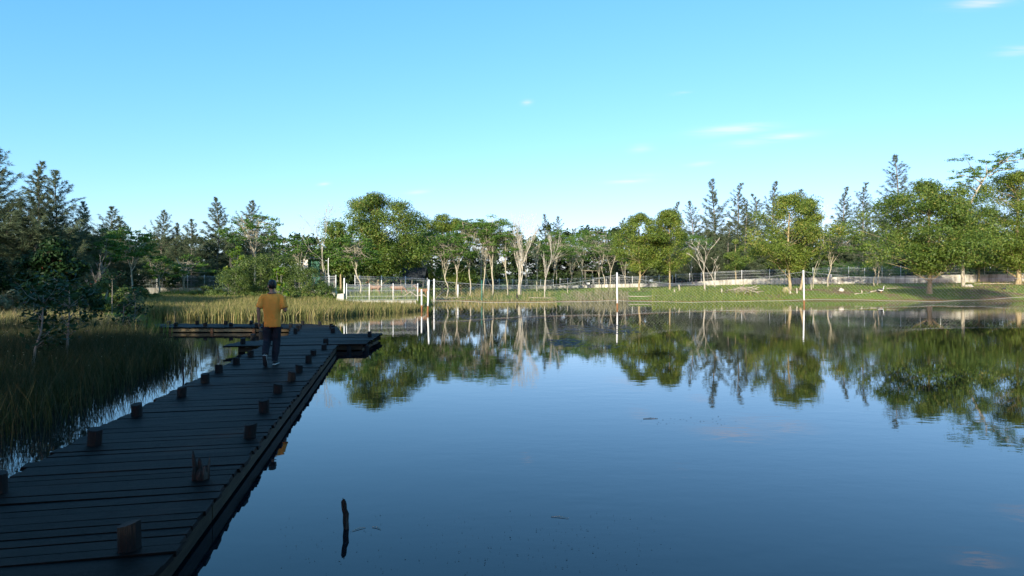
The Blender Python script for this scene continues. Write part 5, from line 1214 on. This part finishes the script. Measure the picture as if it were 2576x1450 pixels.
blob(2437, 724, 17, 9, .8, 'stone', 'boulder', 'pale boulder at the foot of the pale umbrella trunk', 'boulder', 3)
q = hit(1100, 752)
for i, (a, b_, r0, lab) in enumerate((((1085, 757), (1145, 752), .07, 'pale fallen log behind the two left white poles'), ((1094, 755), (1122, 742), .06, 'broken branch rising from the pale fallen log'), ((1098, 748), (1180, 750), .04, 'long thin stick on the shore right of the leaning pole'),
                       ((1330, 750), (1400, 751), .05, 'dark driftwood log before the bare shoreline tree'), ((1640, 746), (1672, 745), .06, 'driftwood on the shore right of the middle pole'), ((1560, 748), (1640, 746), .05, 'long grey driftwood log right of the rush clump'),
                       ((2150, 741), (2190, 738), .06, 'bleached stick on the lawn beyond the right pole'), ((2190, 736), (2216, 733), .07, 'dark log beside the goose'), ((2230, 727), (2260, 726), .06, 'log lying in the shade left of the big dense tree'),
                       ((2450, 716), (2560, 714), .05, 'long pale branch on bare earth at the right'), ((905, 751), (925, 748), .04, 'pale stick lying inside the deer enclosure'))):
    p0, p1 = hit(*a), hit(*b_); p0[2] = max(p0[2], 0) + r0 * .7; p1[2] = max(float(terrain(p1[0], p1[1])), 0) + r0 * .7 + (.45 if i == 1 else 0); log('fallen_log', p0, p1, r0, r0 * .7, 'dead_wood', lab)
# dead branches inside the enclosure
q = foot(1030, 49); root = empty('dead_branch', tuple(q)); tag(root, 'forked dead branch lying inside the deer enclosure', 'branch'); r = np.random.default_rng(4); g = Geo()
g.tube(limb_path(r, (-1.3, 0, .05), (1.4, .1, .12), 7, .08, .12), np.linspace(.03, .05, 7), 6)
obj('stem', g.mesh('stem', True), M['dead_wood'], root)
for (a, b_) in (((-.2, 0, .2), (-.55, 0, .62)), ((.1, 0, .25), (.4, .1, .85)), ((.2, .05, .3), (-.15, .1, .75)), ((.7, .1, .3), (.95, 0, .7))):
    g = Geo(); g.tube(limb_path(r, a, b_, 4, .1), np.linspace(.025, .008, 4), 5); obj('twig', g.mesh('twig', True), M['dead_wood'], root)

# ------------------------------------------------------------------ animals
def deer(px, D, rz, label, s=1.0, antlers=False, graze=False):
    q = foot(px, D); root = empty('deer', tuple(q), rz); tag(root, label, 'deer', 'deer in the enclosure'); root.scale = (s, s, s); g = Geo()
    limb(g, [(-.52, 0, .80), (-.42, 0, .78), (-.1, 0, .74), (.25, 0, .74), (.42, 0, .80), (.5, 0, .84)], [.08, .15, .155, .17, .14, .08], 14)
    hd = (.92, .78, 1.12) if not graze else (.78, .98, .42)
    if not graze:
        limb(g, [(.38, 0, .80), (.55, 0, .98), (.66, 0, 1.16)], [.12, .08, .062], 8); limb(g, [(.60, 0, 1.20), (.72, 0, 1.19), (.84, 0, 1.13), (.90, 0, 1.11)], [.055, .068, .042, .028], 8); ex, ez = .63, 1.23
    else:
        limb(g, [(.38, 0, .78), (.58, 0, .66), (.72, 0, .48)], [.12, .085, .062], 8); limb(g, [(.68, 0, .50), (.78, 0, .40), (.86, 0, .28), (.89, 0, .22)], [.055, .066, .042, .028], 8); ex, ez = .70, .54
    for sd in (-1, 1):
        g.tube([(ex, sd * .04, ez), (ex - .04, sd * .10, ez + .05), (ex - .06, sd * .15, ez + .07)], [.02, .035, .008], 6)
        limb(g, [(.32, sd * .09, .70), (.33, sd * .09, .42), (.31, sd * .09, .20), (.32, sd * .09, -.01)], [.07, .034, .024, .024], 9)
        limb(g, [(-.40, sd * .09, .74), (-.30, sd * .10, .52), (-.44, sd * .09, .30), (-.41, sd * .09, -.01)], [.10, .06, .03, .024], 10)
    g.tube([(-.52, 0, .84), (-.60, 0, .78), (-.63, 0, .68)], [.04, .035, .012], 6)
    b_ = obj('body', g.mesh('body'), M['deer'], root); remesh(b_, .022, 3)
    if antlers:
        for sd in (-1, 1):
            g = Geo(); g.tube([(.64, sd * .04, 1.24), (.56, sd * .12, 1.40), (.60, sd * .18, 1.56), (.70, sd * .16, 1.68)], [.02, .016, .012, .005], 6); g.tube([(.58, sd * .10, 1.36), (.70, sd * .12, 1.46)], [.012, .004], 5); obj('antler', g.mesh('antler', True), M['antler'], root)
deer(944, 51.5, math.pi - .25, 'brown deer with antlers standing at the left of the enclosure', .95, True)
deer(1000, 50.5, .12, 'brown grazing deer in the middle of the enclosure', .98, False, True)
deer(1062, 53.0, math.pi + .2, 'dark deer in shade at the right end of the enclosure', .9)
def bird(px, py, rz, label, s, white, name):
    q = hit(px, py); root = empty(name, tuple(q), rz); root.scale = (s, s, s); tag(root, label, 'bird'); g = Geo()
    limb(g, [(-.34, 0, .34), (-.22, 0, .32), (0, 0, .29), (.18, 0, .32), (.26, 0, .36)], [.03, .10, .145, .12, .06], 12); limb(g, [(.20, 0, .36), (.30, 0, .47), (.31, 0, .60), (.34, 0, .66)], [.07, .042, .036, .034], 9)
    g.tube([(.29, 0, .66), (.34, 0, .67), (.40, 0, .655)], [.034, .046, .024], 8); b_ = obj('body', g.mesh('body'), M['feather_white' if white else 'feather_dark'], root); remesh(b_, .016, 3)
    for sd in (-1, 1):
        g = Geo(); limb(g, [(.14, sd * .11, .36), (-.08, sd * .135, .36), (-.40, sd * .06, .36)], [(.03, .07), (.03, .09), (.012, .02)], 9); obj('wing', g.mesh('wing', True), M['feather_dark'], root)
        g = Geo(); g.tube([(.02, sd * .05, .2), (.03, sd * .05, .02), (.10, sd * .05, .005)], [.02, .014, .012], 6); obj('leg', g.mesh('leg', True), M['bill'], root)
    g = Geo(); g.tube([(.38, 0, .655), (.44, 0, .645), (.485, 0, .64)], [.02, .016, .006], 6); obj('bill', g.mesh('bill', True), M['bill'], root)
bird(2216, 737, .15, 'white goose with dark wings on the bank left of the big dense tree', 1.0, True, 'goose')
bird(2526, 732, .3, 'small black duck on the bank near the right edge', .7, False, 'duck')
